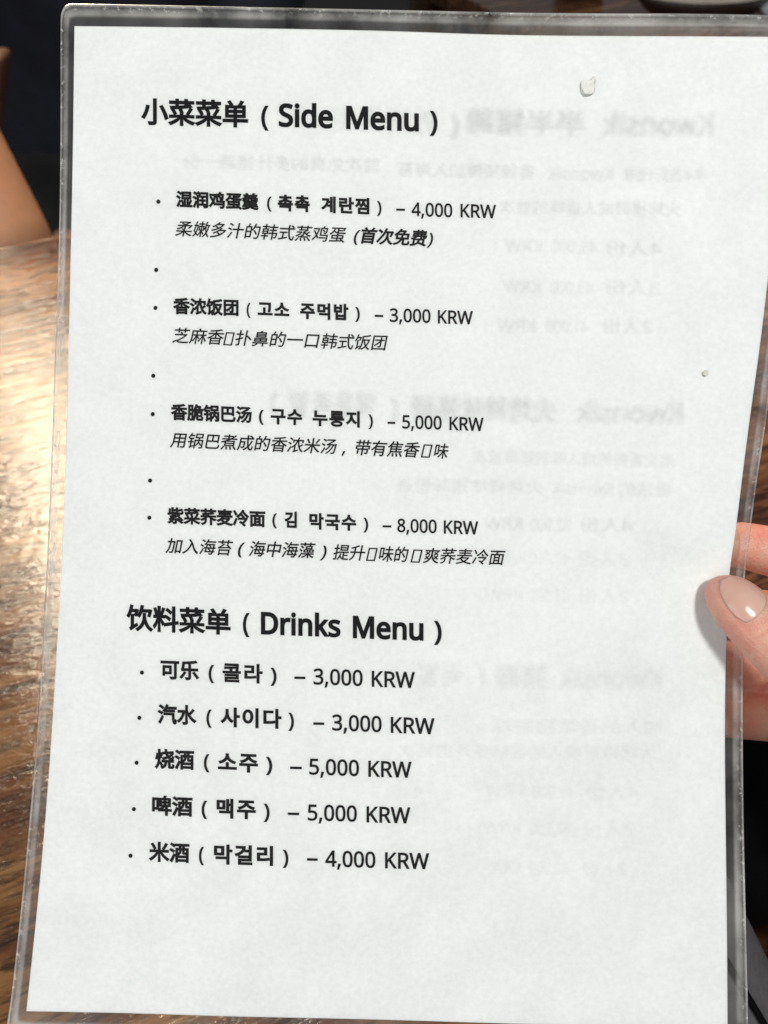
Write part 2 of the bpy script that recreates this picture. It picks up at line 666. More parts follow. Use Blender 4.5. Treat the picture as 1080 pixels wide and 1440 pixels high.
# ------------------------------------------------------------------ the laminated menu
def curve_at(pts, u):
    """piecewise-linear polyline softened: u in 0..1 by parameter of the given points"""
    n = len(pts)
    t = [p[2] for p in pts]
    for i in range(n - 1):
        if u <= t[i + 1] or i == n - 2:
            w = (u - t[i]) / (t[i + 1] - t[i])
            def tan(j):
                j0, j1 = max(j - 1, 0), min(j + 1, n - 1)
                return ((pts[j1][0] - pts[j0][0]) / (t[j1] - t[j0]), (pts[j1][1] - pts[j0][1]) / (t[j1] - t[j0]))
            m0, m1 = tan(i), tan(i + 1)
            h = t[i + 1] - t[i]
            w2, w3 = w * w, w * w * w
            a, b, c, d = 2 * w3 - 3 * w2 + 1, w3 - 2 * w2 + w, -2 * w3 + 3 * w2, w3 - w2
            return tuple(a * pts[i][k] + b * h * m0[k] + c * pts[i + 1][k] + d * h * m1[k] for k in (0, 1))


def edge(pts):
    L = [0.0]
    for a, b in zip(pts, pts[1:]):
        L.append(L[-1] + math.hypot(b[0] - a[0], b[1] - a[1]))
    return [(p[0], p[1], l / L[-1]) for p, l in zip(pts, L)]


P_TL, P_TR, P_BR, P_BL = (107.5, 41), (1112, 55.5), (1020.5, 1441), (40, 1418)
E_TOP = edge([P_TL, (300, 42), (500, 46), (700, 52), (900, 54), P_TR])
E_BOT = edge([P_BL, (200, 1420), (340, 1424.5), (680, 1434), P_BR])
E_LEFT = edge([P_TL, (102, 300), (92.5, 640), (75, 1000), (60.5, 1200), P_BL])
E_RIGHT = edge([P_TR, (1080, 380), (1069, 480), (1053.5, 600), (1041.5, 700), (1030.5, 800), (1023.5, 900), (1022, 1000), (1022, 1200), P_BR])
O_TL, O_TR, O_BR, O_BL = (88.5, 10), (1136, 26), (1050, 1472), (10, 1452)
O_TOP = edge([O_TL, (300, 12.5), (500, 17), (700, 21), (850, 22.5), (950, 23), O_TR])
O_BOT = edge([O_BL, (200, 1454), (340, 1457), (680, 1466), O_BR])
O_LEFT = edge([O_TL, (85, 300), (73, 640), (54.5, 1000), (38, 1200), (18, 1400), O_BL])
O_RIGHT = edge([O_TR, (1103, 380), (1092, 480), (1077, 600), (1062.5, 700), (1052, 800), (1048, 900), (1047.8, 1000), (1048, 1200), O_BR])


def zs(x, y):
    """gentle bow of the sheet, in sheet units"""
    z = 9.0 * ((y - 700) / 720.0) ** 2
    r = max(0.0, (x - 700) / 340.0)
    z -= 9.0 * r * r * math.exp(-((y - 1020) / 330.0) ** 2)
    z -= 8.0 * math.exp(-((x - 990) / 95.0) ** 2 - ((y - 808) / 42.0) ** 2)
    z += 5.5 * math.exp(-((x - 870) / 130.0) ** 2 - ((y - 905) / 75.0) ** 2)
    z += 1.3 * math.sin(x * 0.006 + 0.7) * math.sin(y * 0.0045 + 0.3)
    z += 1.5 * math.sin(x * 0.011 + y * 0.005 + 1.0) * math.cos(y * 0.007 - x * 0.002)
    return z


def coons(u, v):
    T, B, L, R = curve_at(E_TOP, u), curve_at(E_BOT, u), curve_at(E_LEFT, v), curve_at(E_RIGHT, v)
    out = []
    for k in (0, 1):
        out.append((1 - v) * T[k] + v * B[k] + (1 - u) * L[k] + u * R[k]
                   - ((1 - u) * (1 - v) * P_TL[k] + u * (1 - v) * P_TR[k] + (1 - u) * v * P_BL[k] + u * v * P_BR[k]))
    return out


def LC(x, y, z=0.0):
    """sheet units -> local metres of the menu"""
    return Vector(((x - 540) * S, -(y - 720) * S, (zs(x, y) + z) * S))


def sheet_grid(name, zoff, nu=84, nv=116):
    V, F = [], []
    for j in range(nv + 1):
        for i in range(nu + 1):
            x, y = coons(i / nu, j / nv)
            V.append(LC(x, y, zoff))
    for j in range(nv):
        for i in range(nu):
            a = j * (nu + 1) + i
            F.append((a, a + nu + 1, a + nu + 2, a + 1))
    return mesh(name, V, F)


def build_rim(root, mat):
    us = [0, 0.003, 0.006, 0.009, 0.012, 0.016] + [0.016 + (0.968) * k / 56 for k in range(1, 56)] + [0.984, 0.988, 0.991, 0.994, 0.997]
    inner, outer, corners = [], [], []
    for pe, oe, rev in ((E_TOP, O_TOP, 0), (E_RIGHT, O_RIGHT, 0), (E_BOT, O_BOT, 1), (E_LEFT, O_LEFT, 1)):
        corners.append(len(inner))
        for u in us:
            w = 1 - u if rev else u
            inner.append(curve_at(pe, w))
            outer.append(curve_at(oe, w))
    n = len(inner)
    raw = outer[:]
    for c in corners:
        m = 5
        a, k, b = raw[(c - m) % n], raw[c], raw[(c + m) % n]
        for q in range(-m, m + 1):
            t = (q + m) / (2 * m)
            outer[(c + q) % n] = tuple((1 - t) ** 2 * a[i] + 2 * t * (1 - t) * k[i] + t * t * b[i] for i in (0, 1))
    prof = [(0.0, 1.15), (0.08, 0.95), (0.22, 0.6), (0.40, 0.9), (0.52, 1.9), (0.64, 1.0), (0.80, 0.7), (0.95, 0.75), (1.0, 0.35), (1.0, -0.35), (0.9, -0.8), (0.5, -0.8), (0.0, -0.95)]
    V, F, UV = [], [], []
    for i in range(n):
        for s, z in prof:
            ss = -0.04 if s == 0 else s
            x = inner[i][0] * (1 - ss) + outer[i][0] * ss
            y = inner[i][1] * (1 - ss) + outer[i][1] * ss
            wob = 0.25 * noise.noise(Vector((x * 0.03, y * 0.03, s * 2)))
            V.append(LC(x, y, z + wob * (1 if 0.05 < s < 0.95 else 0)))
            UV.append((s, i / n))
    k = len(prof)
    for i in range(n):
        for j in range(k - 1):
            F.append((i * k + j, i * k + j + 1, ((i + 1) % n) * k + j + 1, ((i + 1) % n) * k + j))
    me = mesh('sealed_rim', V, F)
    uvl = me.uv_layers.new(name='UVMap')
    for p in me.polygons:
        for li in p.loop_indices:
            uvl.data[li].uv = UV[me.loops[li].vertex_index]
    return link('sealed_rim', me, root, mat)


# letter outlines: character -> advance, then its contours as x, y, x, y ... in thousandths of the type size
OUTLINES = {
'小': (1000, [(464, 826, 464, 24, 461, 8, 452, 0, 436, -3, 373, -4, 270, -2, 288, -41, 301, -80, 419, -78, 494, -66, 523, -50, 540, -21, 545, 24, 545, 826), (705, 571, 787, 417, 855, 259, 895, 121, 976, 154, 932, 291, 862, 447, 777, 598), (202, 591, 177, 485, 141, 374, 93, 268, 32, 178, 69, 160, 103, 138, 165, 233, 216, 344, 256, 462, 286, 577)]),
'菜': (1000, [(811, 645, 608, 612, 353, 590, 91, 579, 101, 547, 108, 514, 376, 525, 643, 548, 871, 586), (136, 462, 190, 386, 225, 312, 292, 341, 255, 414, 199, 489), (412, 489, 450, 415, 471, 347, 542, 371, 518, 439, 478, 510), (807, 526, 755, 426, 694, 332, 752, 305, 817, 395, 883, 498), (629, 840, 629, 770, 370, 770, 370, 840, 294, 840, 294, 770, 61, 770, 61, 703, 294, 703, 294, 623, 370, 623, 370, 703, 629, 703, 629, 634, 705, 634, 705, 703, 942, 703, 942, 770, 705, 770, 705, 840), (459, 341, 459, 264, 58, 264, 58, 196, 391, 196, 286, 117, 163, 51, 34, 4, 62, -27, 86, -61, 186, -20, 286, 34, 379, 99, 459, 171, 459, -80, 537, -80, 537, 173, 615, 101, 708, 37, 808, -15, 911, -55, 934, -20, 962, 11, 862, 42, 765, 85, 676, 137, 601, 196, 946, 196, 946, 264, 537, 264, 537, 341)]),
'单': (1000, [(221, 437, 459, 437, 459, 329, 221, 329), (536, 437, 785, 437, 785, 329, 536, 329), (221, 603, 459, 603, 459, 497, 221, 497), (536, 603, 785, 603, 785, 497, 536, 497), (709, 836, 664, 750, 609, 667, 366, 667, 407, 687, 361, 760, 299, 836, 236, 806, 290, 736, 333, 667, 148, 667, 148, 265, 459, 265, 459, 170, 54, 170, 54, 100, 459, 100, 459, -79, 536, -79, 536, 100, 949, 100, 949, 170, 536, 170, 536, 265, 861, 265, 861, 667, 693, 667, 742, 736, 790, 809)]),
'湿': (1000, [(433, 573, 817, 573, 817, 472, 433, 472), (433, 734, 817, 734, 817, 634, 433, 634), (362, 797, 362, 409, 890, 409, 890, 797), (319, 297, 374, 179, 407, 66, 473, 90, 438, 201, 380, 319), (868, 324, 823, 202, 769, 87, 824, 66, 882, 176, 940, 301), (93, 774, 189, 721, 265, 665, 308, 726, 230, 780, 134, 828), (38, 510, 136, 458, 214, 402, 258, 462, 178, 517, 81, 565), (65, -16, 131, -60, 205, 97, 273, 263, 214, 306, 139, 132), (675, 376, 675, 16, 573, 16, 573, 376, 504, 376, 504, 16, 260, 16, 260, -51, 961, -51, 961, 16, 745, 16, 745, 376)]),
'润': (1000, [(75, 768, 168, 714, 241, 655, 286, 715, 211, 772, 118, 823), (37, 506, 128, 459, 202, 407, 245, 468, 171, 518, 79, 561), (57, -22, 124, -62, 193, 93, 256, 258, 196, 297, 127, 124), (289, 631, 289, -74, 357, -74, 357, 631), (307, 808, 375, 729, 426, 652, 482, 692, 428, 767, 359, 843), (411, 128, 411, 62, 795, 62, 795, 128, 641, 128, 641, 306, 768, 306, 768, 371, 641, 371, 641, 531, 785, 531, 785, 596, 425, 596, 425, 531, 571, 531, 571, 371, 438, 371, 438, 306, 571, 306, 571, 128), (507, 795, 507, 726, 855, 726, 855, 22, 850, 2, 831, -4, 680, -3, 696, -40, 706, -77, 814, -75, 880, -64, 905, -47, 919, -20, 923, 21, 923, 795)]),
'鸡': (1000, [(428, 181, 428, 115, 806, 115, 806, 181), (583, 609, 644, 554, 692, 500, 736, 538, 688, 590, 626, 643), (68, 551, 146, 436, 223, 315, 165, 210, 99, 122, 28, 56, 56, 30, 80, 0, 148, 66, 210, 146, 266, 240, 304, 170, 333, 108, 393, 154, 354, 230, 303, 318, 347, 438, 383, 569, 408, 713, 362, 728, 350, 725, 51, 725, 51, 657, 329, 657, 299, 520, 256, 393, 189, 494, 122, 588), (662, 746, 708, 831, 629, 844, 613, 797, 591, 746, 461, 746, 461, 279, 858, 279, 850, 125, 840, 37, 826, -2, 813, -11, 794, -13, 684, -9, 697, -38, 703, -70, 824, -71, 860, -63, 887, -42, 908, 9, 921, 118, 931, 308, 931, 339, 532, 339, 532, 686, 801, 686, 788, 529, 772, 470, 760, 463, 744, 461, 665, 464, 676, 435, 682, 404, 776, 404, 807, 411, 831, 429, 849, 473, 861, 563, 871, 717, 872, 746)]),
'蛋': (1000, [(254, 704, 218, 619, 168, 545, 106, 483, 35, 435, 55, 399, 71, 362, 146, 417, 212, 484, 268, 562, 319, 509, 382, 473, 457, 452, 546, 441, 651, 438, 933, 438, 943, 474, 959, 506, 651, 505, 537, 508, 537, 595, 775, 595, 775, 650, 537, 650, 537, 731, 828, 731, 804, 676, 780, 630, 845, 613, 886, 691, 925, 782, 871, 797, 858, 794, 102, 794, 102, 731, 462, 731, 462, 518, 394, 537, 339, 570, 296, 617, 324, 687), (225, 293, 464, 293, 464, 193, 225, 193), (538, 293, 775, 293, 775, 193, 538, 193), (67, 23, 72, -50, 818, -19, 905, -92, 955, -44, 847, 42, 718, 134, 850, 134, 850, 351, 538, 351, 538, 417, 464, 417, 464, 351, 154, 351, 154, 134, 464, 134, 464, 31), (665, 95, 744, 39, 538, 33, 538, 134, 710, 134)]),
'羹': (1000, [(346, 498, 367, 453, 379, 411, 442, 428, 428, 469, 405, 512), (534, 499, 561, 454, 580, 411, 640, 431, 621, 473, 591, 516), (247, 821, 298, 757, 113, 757, 113, 707, 463, 707, 463, 662, 163, 662, 163, 616, 463, 616, 463, 569, 66, 569, 66, 518, 174, 518, 121, 468, 52, 428, 98, 388, 105, 391, 105, 346, 461, 346, 461, 302, 146, 302, 146, 257, 461, 257, 461, 212, 110, 212, 110, 165, 463, 165, 457, 140, 448, 117, 53, 117, 53, 66, 415, 66, 364, 29, 289, 3, 186, -16, 50, -28, 66, -54, 77, -82, 209, -68, 314, -48, 394, -21, 454, 16, 495, 63, 552, 12, 624, -26, 712, -54, 813, -71, 926, -81, 942, -51, 963, -24, 838, -18, 728, -2, 637, 26, 567, 66, 945, 66, 945, 117, 521, 117, 534, 165, 893, 165, 893, 212, 534, 212, 534, 257, 856, 257, 856, 302, 534, 302, 534, 346, 891, 346, 891, 392, 939, 424, 880, 471, 805, 518, 935, 518, 935, 569, 536, 569, 536, 616, 854, 616, 854, 662, 536, 662, 536, 707, 901, 707, 901, 757, 703, 757, 760, 825, 679, 842, 653, 800, 622, 757, 371, 757, 382, 761, 353, 800, 315, 841), (745, 492, 818, 445, 879, 394, 727, 394, 770, 443, 698, 461, 650, 394, 354, 394, 328, 427, 296, 458, 236, 439, 278, 394, 110, 394, 178, 441, 230, 497, 190, 518, 788, 518)]),
'촉': (1000, [(141, 195, 141, 128, 683, 128, 683, -78, 766, -78, 766, 195), (417, 460, 417, 348, 50, 348, 50, 281, 867, 281, 867, 348, 499, 348, 499, 460), (134, 738, 134, 671, 413, 671, 395, 614, 349, 565, 282, 527, 196, 499, 98, 483, 124, 419, 211, 433, 290, 456, 360, 488, 417, 529, 458, 579, 500, 529, 556, 488, 626, 456, 705, 433, 792, 419, 818, 483, 720, 499, 634, 527, 567, 565, 521, 614, 503, 671, 784, 671, 784, 738, 499, 738, 499, 831, 417, 831, 417, 738)]),
'계': (1000, [(739, 827, 739, -78, 818, -78, 818, 827), (89, 712, 89, 644, 354, 644, 340, 552, 311, 465, 269, 383, 211, 308, 138, 239, 49, 177, 98, 117, 191, 182, 269, 255, 330, 334, 376, 418, 409, 508, 557, 508, 557, 349, 394, 349, 394, 281, 557, 281, 557, -32, 636, -32, 636, 803, 557, 803, 557, 576, 424, 576, 433, 643, 436, 712)]),
'란': (1000, [(669, 826, 669, 160, 752, 160, 752, 479, 886, 479, 886, 549, 752, 549, 752, 826), (194, 211, 194, -58, 793, -58, 793, 10, 278, 10, 278, 211), (87, 767, 87, 699, 413, 699, 413, 572, 89, 572, 89, 300, 160, 300, 314, 302, 452, 311, 590, 329, 582, 398, 384, 374, 171, 368, 171, 508, 494, 508, 494, 767)]),
'찜': (1000, [(718, 827, 718, 297, 801, 297, 801, 827), (202, 247, 202, -66, 801, -66, 801, 247), (720, 181, 720, 2, 283, 2, 283, 181), (378, 764, 378, 696, 445, 696, 445, 658, 441, 601, 426, 538, 399, 476, 356, 422, 312, 478, 285, 540, 270, 603, 266, 658, 266, 696, 334, 696, 334, 764, 75, 764, 75, 696, 188, 696, 188, 658, 183, 603, 167, 546, 139, 489, 98, 439, 44, 399, 88, 338, 136, 372, 175, 414, 205, 462, 226, 515, 245, 461, 273, 410, 309, 366, 356, 329, 403, 365, 440, 410, 467, 460, 486, 514, 508, 461, 538, 413, 577, 371, 625, 338, 668, 399, 614, 438, 574, 487, 546, 544, 530, 602, 525, 658, 525, 696, 633, 696, 633, 764)]),
'柔': (1000, [(300, 660, 412, 634, 523, 599, 76, 599, 76, 537, 381, 537, 285, 471, 174, 415, 60, 375, 86, 347, 108, 316, 207, 355, 305, 407, 397, 468, 475, 537, 485, 537, 485, 396, 481, 385, 466, 381, 347, 382, 361, 352, 371, 320, 462, 321, 462, 260, 57, 260, 57, 194, 390, 194, 288, 114, 166, 46, 38, -2, 65, -32, 89, -64, 190, -22, 290, 34, 383, 100, 462, 174, 462, -80, 538, -80, 538, 170, 617, 98, 710, 34, 812, -19, 915, -59, 938, -26, 966, 5, 866, 37, 770, 81, 681, 134, 607, 194, 945, 194, 945, 260, 538, 260, 538, 325, 499, 325, 521, 330, 545, 343, 557, 363, 560, 395, 560, 537, 814, 537, 758, 471, 702, 415, 769, 389, 854, 477, 936, 582, 879, 602, 864, 599, 663, 599, 668, 605, 591, 636, 715, 696, 821, 765, 771, 805, 755, 800, 162, 800, 162, 739, 668, 739, 590, 699, 506, 665, 423, 688, 342, 705)]),
'嫩': (1000, [(251, 570, 238, 436, 218, 317, 191, 214, 121, 293, 149, 423, 176, 570), (56, 278, 112, 216, 167, 149, 130, 76, 86, 17, 36, -28, 58, -52, 77, -78, 127, -31, 170, 26, 208, 93, 261, 6, 301, 56, 273, 104, 235, 158, 272, 289, 298, 445, 312, 630, 275, 636, 264, 634, 187, 634, 213, 837, 154, 840, 144, 740, 129, 634, 52, 634, 52, 570, 118, 570, 88, 411), (735, 839, 714, 689, 683, 550, 638, 432, 638, 585, 526, 585, 526, 670, 656, 670, 656, 735, 526, 735, 526, 841, 459, 841, 459, 735, 322, 735, 322, 670, 459, 670, 459, 585, 344, 585, 344, 306, 450, 306, 411, 203, 361, 107, 304, 32, 322, 4, 337, -26, 382, 31, 423, 101, 459, 180, 459, -80, 525, -80, 525, 198, 577, 132, 616, 76, 659, 128, 525, 276, 525, 306, 638, 306, 638, 396, 674, 354, 696, 394, 715, 438, 737, 311, 771, 183, 724, 100, 666, 28, 595, -33, 621, -56, 642, -80, 705, -27, 758, 34, 802, 103, 836, 36, 877, -25, 926, -78, 948, -46, 974, -19, 919, 38, 874, 104, 837, 179, 876, 301, 903, 439, 920, 592, 961, 592, 961, 656, 776, 656, 791, 741, 803, 829), (396, 526, 466, 526, 466, 364, 396, 364), (518, 526, 582, 526, 582, 364, 518, 364), (762, 592, 858, 592, 839, 422, 805, 273, 773, 419, 755, 562)]),
'多': (1000, [(456, 842, 398, 778, 320, 712, 224, 649, 111, 594, 139, 569, 163, 541, 289, 609, 397, 685, 679, 685, 623, 626, 556, 572, 481, 524, 419, 571, 353, 613, 298, 574, 359, 534, 415, 489, 305, 442, 191, 406, 78, 381, 98, 349, 114, 314, 246, 348, 378, 396, 505, 457, 620, 532, 719, 622, 796, 726, 747, 756, 734, 753, 473, 753, 539, 824), (619, 493, 552, 417, 459, 342, 341, 271, 200, 210, 226, 183, 247, 153, 365, 207, 470, 266, 560, 332, 833, 332, 776, 259, 706, 196, 624, 142, 564, 194, 500, 242, 438, 206, 499, 158, 555, 106, 406, 51, 244, 14, 75, -9, 93, -45, 106, -82, 238, -63, 367, -35, 490, 2, 606, 50, 711, 110, 804, 183, 882, 270, 944, 373, 894, 404, 880, 400, 636, 400, 702, 475)]),
'汁': (1000, [(93, 777, 200, 719, 290, 661, 334, 723, 242, 778, 135, 832), (38, 504, 147, 453, 239, 402, 279, 466, 186, 515, 78, 561), (76, -16, 139, -67, 232, 90, 321, 257, 266, 306, 169, 132), (600, 837, 600, 495, 324, 495, 324, 417, 600, 417, 600, -80, 679, -80, 679, 417, 962, 417, 962, 495, 679, 495, 679, 837)]),
'的': (1000, [(552, 423, 638, 302, 705, 189, 769, 229, 699, 338, 610, 456), (240, 842, 223, 761, 199, 679, 87, 679, 87, -54, 156, -54, 156, 25, 435, 25, 435, 679, 268, 679, 321, 828), (156, 612, 366, 612, 366, 401, 156, 401), (156, 93, 156, 335, 366, 335, 366, 93), (598, 844, 559, 708, 507, 583, 443, 479, 506, 436, 555, 517, 600, 613, 856, 613, 842, 290, 822, 103, 796, 24, 778, 10, 753, 7, 695, 8, 604, 13, 621, -22, 629, -59, 712, -63, 778, -61, 810, -55, 835, -42, 859, -19, 885, 41, 903, 159, 917, 354, 928, 644, 929, 682, 627, 682, 650, 754, 670, 828)]),
'韩': (1000, [(144, 393, 352, 393, 352, 319, 144, 319), (144, 523, 352, 523, 352, 450, 144, 450), (649, 841, 649, 704, 467, 704, 467, 634, 649, 634, 649, 522, 487, 522, 487, 452, 649, 452, 649, 338, 462, 338, 462, 267, 649, 267, 649, -78, 724, -78, 724, 267, 888, 267, 874, 135, 857, 82, 846, 74, 831, 72, 758, 76, 770, 44, 776, 11, 825, 9, 862, 11, 890, 19, 913, 36, 932, 78, 946, 164, 958, 308, 960, 338, 724, 338, 724, 452, 903, 452, 903, 522, 724, 522, 724, 634, 941, 634, 941, 704, 724, 704, 724, 841), (39, 171, 39, 103, 211, 103, 211, -84, 284, -84, 284, 103, 448, 103, 448, 171, 284, 171, 284, 259, 421, 259, 421, 584, 284, 584, 284, 668, 441, 668, 441, 735, 284, 735, 284, 842, 211, 842, 211, 735, 49, 735, 49, 668, 211, 668, 211, 584, 77, 584, 77, 259, 211, 259, 211, 171)]),
'式': (1000, [(709, 791, 789, 728, 853, 665, 905, 712, 840, 773, 760, 833), (565, 836, 570, 653, 55, 653, 55, 580, 575, 580, 590, 426, 612, 286, 642, 163, 680, 61, 728, -16, 784, -65, 849, -82, 890, -75, 920, -53, 942, -11, 957, 53, 967, 144, 933, 162, 901, 186, 892, 77, 878, 15, 855, -4, 807, 16, 764, 72, 726, 161, 694, 278, 670, 419, 653, 580, 947, 580, 947, 653, 649, 653, 645, 836), (59, 24, 83, -50, 565, 60, 559, 128, 345, 82, 345, 358, 532, 358, 532, 431, 90, 431, 90, 358, 270, 358, 270, 67)]),
'蒸': (1000, [(209, 192, 209, 127, 780, 127, 780, 192), (176, 102, 143, 49, 100, -4, 52, -50, 117, -88, 185, -12, 240, 70), (328, 75, 350, -4, 359, -76, 433, -64, 421, 7, 398, 85), (544, 76, 586, -2, 614, -74, 682, -51, 653, 21, 608, 96), (740, 75, 822, -3, 884, -80, 949, -46, 884, 30, 801, 106), (641, 840, 641, 772, 360, 772, 360, 840, 285, 840, 285, 772, 63, 772, 63, 705, 285, 705, 285, 634, 360, 634, 360, 705, 641, 705, 641, 634, 716, 634, 716, 705, 938, 705, 938, 772, 716, 772, 716, 840), (797, 498, 727, 438, 646, 381, 601, 419, 563, 459, 666, 514, 755, 577, 708, 616, 692, 612, 207, 612, 207, 551, 611, 551, 538, 510, 462, 475, 462, 294, 459, 282, 447, 279, 350, 280, 364, 251, 374, 221, 450, 223, 501, 231, 522, 243, 532, 262, 535, 292, 535, 401, 609, 331, 696, 272, 794, 225, 898, 191, 919, 225, 946, 254, 858, 277, 775, 307, 699, 346, 779, 398, 857, 458), (88, 480, 88, 418, 311, 418, 259, 357, 195, 305, 122, 264, 45, 235, 68, 207, 86, 177, 166, 211, 242, 256, 311, 314, 368, 383, 411, 464, 365, 483, 352, 480)]),
'首': (1000, [(243, 312, 755, 312, 755, 210, 243, 210), (243, 373, 243, 472, 755, 472, 755, 373), (243, 150, 755, 150, 755, 44, 243, 44), (228, 815, 275, 759, 313, 702, 54, 702, 54, 632, 456, 632, 433, 539, 168, 539, 168, -80, 243, -80, 243, -23, 755, -23, 755, -80, 833, -80, 833, 539, 512, 539, 546, 632, 949, 632, 949, 702, 696, 702, 741, 759, 785, 820, 702, 842, 661, 771, 611, 702, 345, 702, 389, 725, 348, 783, 294, 844)]),
'次': (1000, [(57, 717, 164, 649, 250, 578, 298, 639, 210, 707, 102, 771), (42, 73, 111, 21, 211, 171, 308, 329, 250, 379, 143, 213), (454, 840, 426, 722, 388, 610, 343, 510, 289, 426, 327, 406, 361, 384, 418, 481, 468, 596, 837, 596, 802, 492, 763, 403, 827, 371, 883, 497, 932, 644, 877, 674, 862, 670, 493, 670, 515, 746, 534, 825), (569, 547, 569, 485, 567, 428, 561, 366, 546, 300, 520, 232, 479, 164, 421, 97, 342, 33, 240, -26, 271, -53, 297, -84, 402, -21, 485, 46, 546, 118, 590, 191, 620, 265, 658, 174, 705, 94, 762, 26, 830, -30, 911, -73, 933, -38, 961, -7, 880, 32, 812, 85, 756, 150, 710, 227, 674, 315, 647, 411, 649, 484, 649, 547)]),
'免': (1000, [(332, 843, 283, 764, 218, 682, 137, 602, 41, 528, 70, 503, 95, 473, 154, 518, 154, 277, 423, 277, 395, 215, 356, 159, 304, 108, 238, 63, 154, 25, 52, -7, 77, -37, 95, -71, 209, -33, 302, 15, 375, 70, 432, 132, 474, 201, 504, 277, 548, 277, 548, 43, 551, 2, 563, -28, 586, -47, 621, -57, 671, -60, 839, -60, 883, -55, 915, -38, 936, -6, 949, 45, 956, 119, 920, 131, 887, 148, 883, 75, 875, 33, 859, 13, 833, 8, 679, 8, 645, 10, 629, 21, 625, 44, 625, 277, 877, 277, 877, 588, 583, 588, 639, 660, 686, 734, 635, 767, 622, 764, 374, 764, 414, 827), (230, 588, 283, 644, 329, 701, 580, 701, 540, 642, 495, 588), (228, 520, 466, 520, 458, 430, 443, 345, 228, 345), (545, 520, 799, 520, 799, 345, 521, 345, 536, 430)]),
'费': (1000, [(473, 233, 456, 174, 429, 124, 390, 82, 334, 47, 260, 20, 164, -1, 43, -17, 62, -48, 75, -80, 204, -60, 308, -33, 390, 2, 452, 45, 497, 97, 528, 160, 549, 233), (521, 58, 728, -9, 903, -80, 945, -21, 766, 48, 560, 109), (354, 596, 348, 558, 336, 521, 196, 521, 208, 596), (423, 596, 584, 596, 584, 521, 411, 521, 419, 558), (148, 649, 134, 555, 117, 467, 299, 467, 245, 425, 167, 388, 59, 356, 80, 328, 96, 297, 186, 323, 186, 59, 259, 59, 259, 274, 745, 274, 745, 66, 821, 66, 821, 337, 222, 337, 297, 376, 351, 419, 388, 467, 584, 467, 584, 362, 655, 362, 655, 467, 857, 467, 851, 434, 844, 419, 834, 414, 821, 413, 794, 414, 751, 417, 760, 391, 765, 365, 853, 364, 880, 369, 902, 382, 920, 421, 931, 496, 933, 521, 655, 521, 655, 596, 873, 596, 873, 776, 655, 776, 655, 840, 584, 840, 584, 776, 424, 776, 424, 840, 356, 840, 356, 776, 108, 776, 108, 721, 356, 721, 356, 650, 176, 649), (424, 721, 584, 721, 584, 650, 424, 650), (655, 721, 804, 721, 804, 650, 655, 650)]),
'香': (1000, [(279, 110, 733, 110, 733, 16, 279, 16), (279, 166, 279, 255, 733, 255, 733, 166), (205, 316, 205, -80, 279, -80, 279, -44, 733, -44, 733, -78, 810, -78, 810, 316), (778, 833, 598, 798, 372, 773, 138, 757, 150, 726, 157, 693, 307, 701, 460, 714, 460, 610, 57, 610, 57, 542, 380, 542, 279, 452, 161, 376, 37, 321, 64, 292, 87, 260, 189, 310, 289, 375, 381, 452, 460, 538, 460, 343, 538, 343, 538, 537, 619, 457, 714, 383, 815, 320, 916, 272, 938, 304, 965, 332, 842, 385, 723, 458, 620, 542, 944, 542, 944, 610, 538, 610, 538, 722, 697, 745, 835, 773)]),
'浓': (1000, [(87, 772, 173, 713, 244, 654, 295, 709, 222, 765, 135, 821), (36, 501, 123, 445, 192, 389, 241, 445, 169, 499, 83, 552), (419, -75, 478, -45, 684, 30, 674, 96, 502, 39, 502, 372, 498, 372, 556, 465, 604, 571, 632, 433, 667, 308, 713, 196, 770, 98, 840, 16, 924, -50, 949, -17, 976, 12, 909, 58, 852, 116, 802, 184, 761, 263, 848, 322, 933, 387, 882, 440, 815, 381, 736, 322, 695, 463, 666, 619, 864, 619, 864, 517, 935, 517, 935, 685, 641, 685, 672, 820, 599, 830, 585, 756, 567, 685, 312, 685, 312, 517, 380, 517, 380, 619, 546, 619, 507, 526, 459, 442, 402, 368, 335, 304, 256, 250, 257, 252, 192, 283, 124, 120, 55, -18, 128, -49, 191, 90, 253, 241, 305, 192, 373, 241, 433, 295, 433, 56, 425, 23, 407, 2, 387, -10, 406, -42)]),
'饭': (1000, [(151, 838, 122, 692, 80, 559, 25, 449, 55, 426, 82, 401, 132, 499, 174, 616, 316, 616, 292, 544, 267, 482, 325, 460, 366, 558, 403, 671, 354, 687, 341, 683, 192, 683, 222, 824), (154, -74, 154, -72, 200, -24, 366, 115, 353, 141, 342, 171, 236, 88, 236, 490, 166, 490, 166, 89, 155, 45, 132, 9, 109, -14, 134, -43), (879, 821, 756, 786, 601, 761, 441, 746, 441, 503, 439, 401, 430, 289, 410, 174, 374, 62, 319, -40, 351, -60, 380, -82, 436, 20, 474, 134, 497, 252, 509, 369, 513, 476, 541, 476, 574, 357, 617, 247, 669, 147, 601, 78, 526, 23, 446, -19, 472, -48, 492, -80, 571, -36, 645, 19, 712, 84, 770, 17, 837, -39, 912, -83, 936, -50, 963, -22, 886, 19, 817, 74, 758, 141, 808, 222, 851, 314, 885, 418, 910, 533, 864, 547, 851, 544, 513, 544, 513, 686, 663, 701, 808, 725, 930, 761), (827, 476, 798, 377, 760, 287, 713, 206, 670, 289, 634, 380, 605, 476)]),
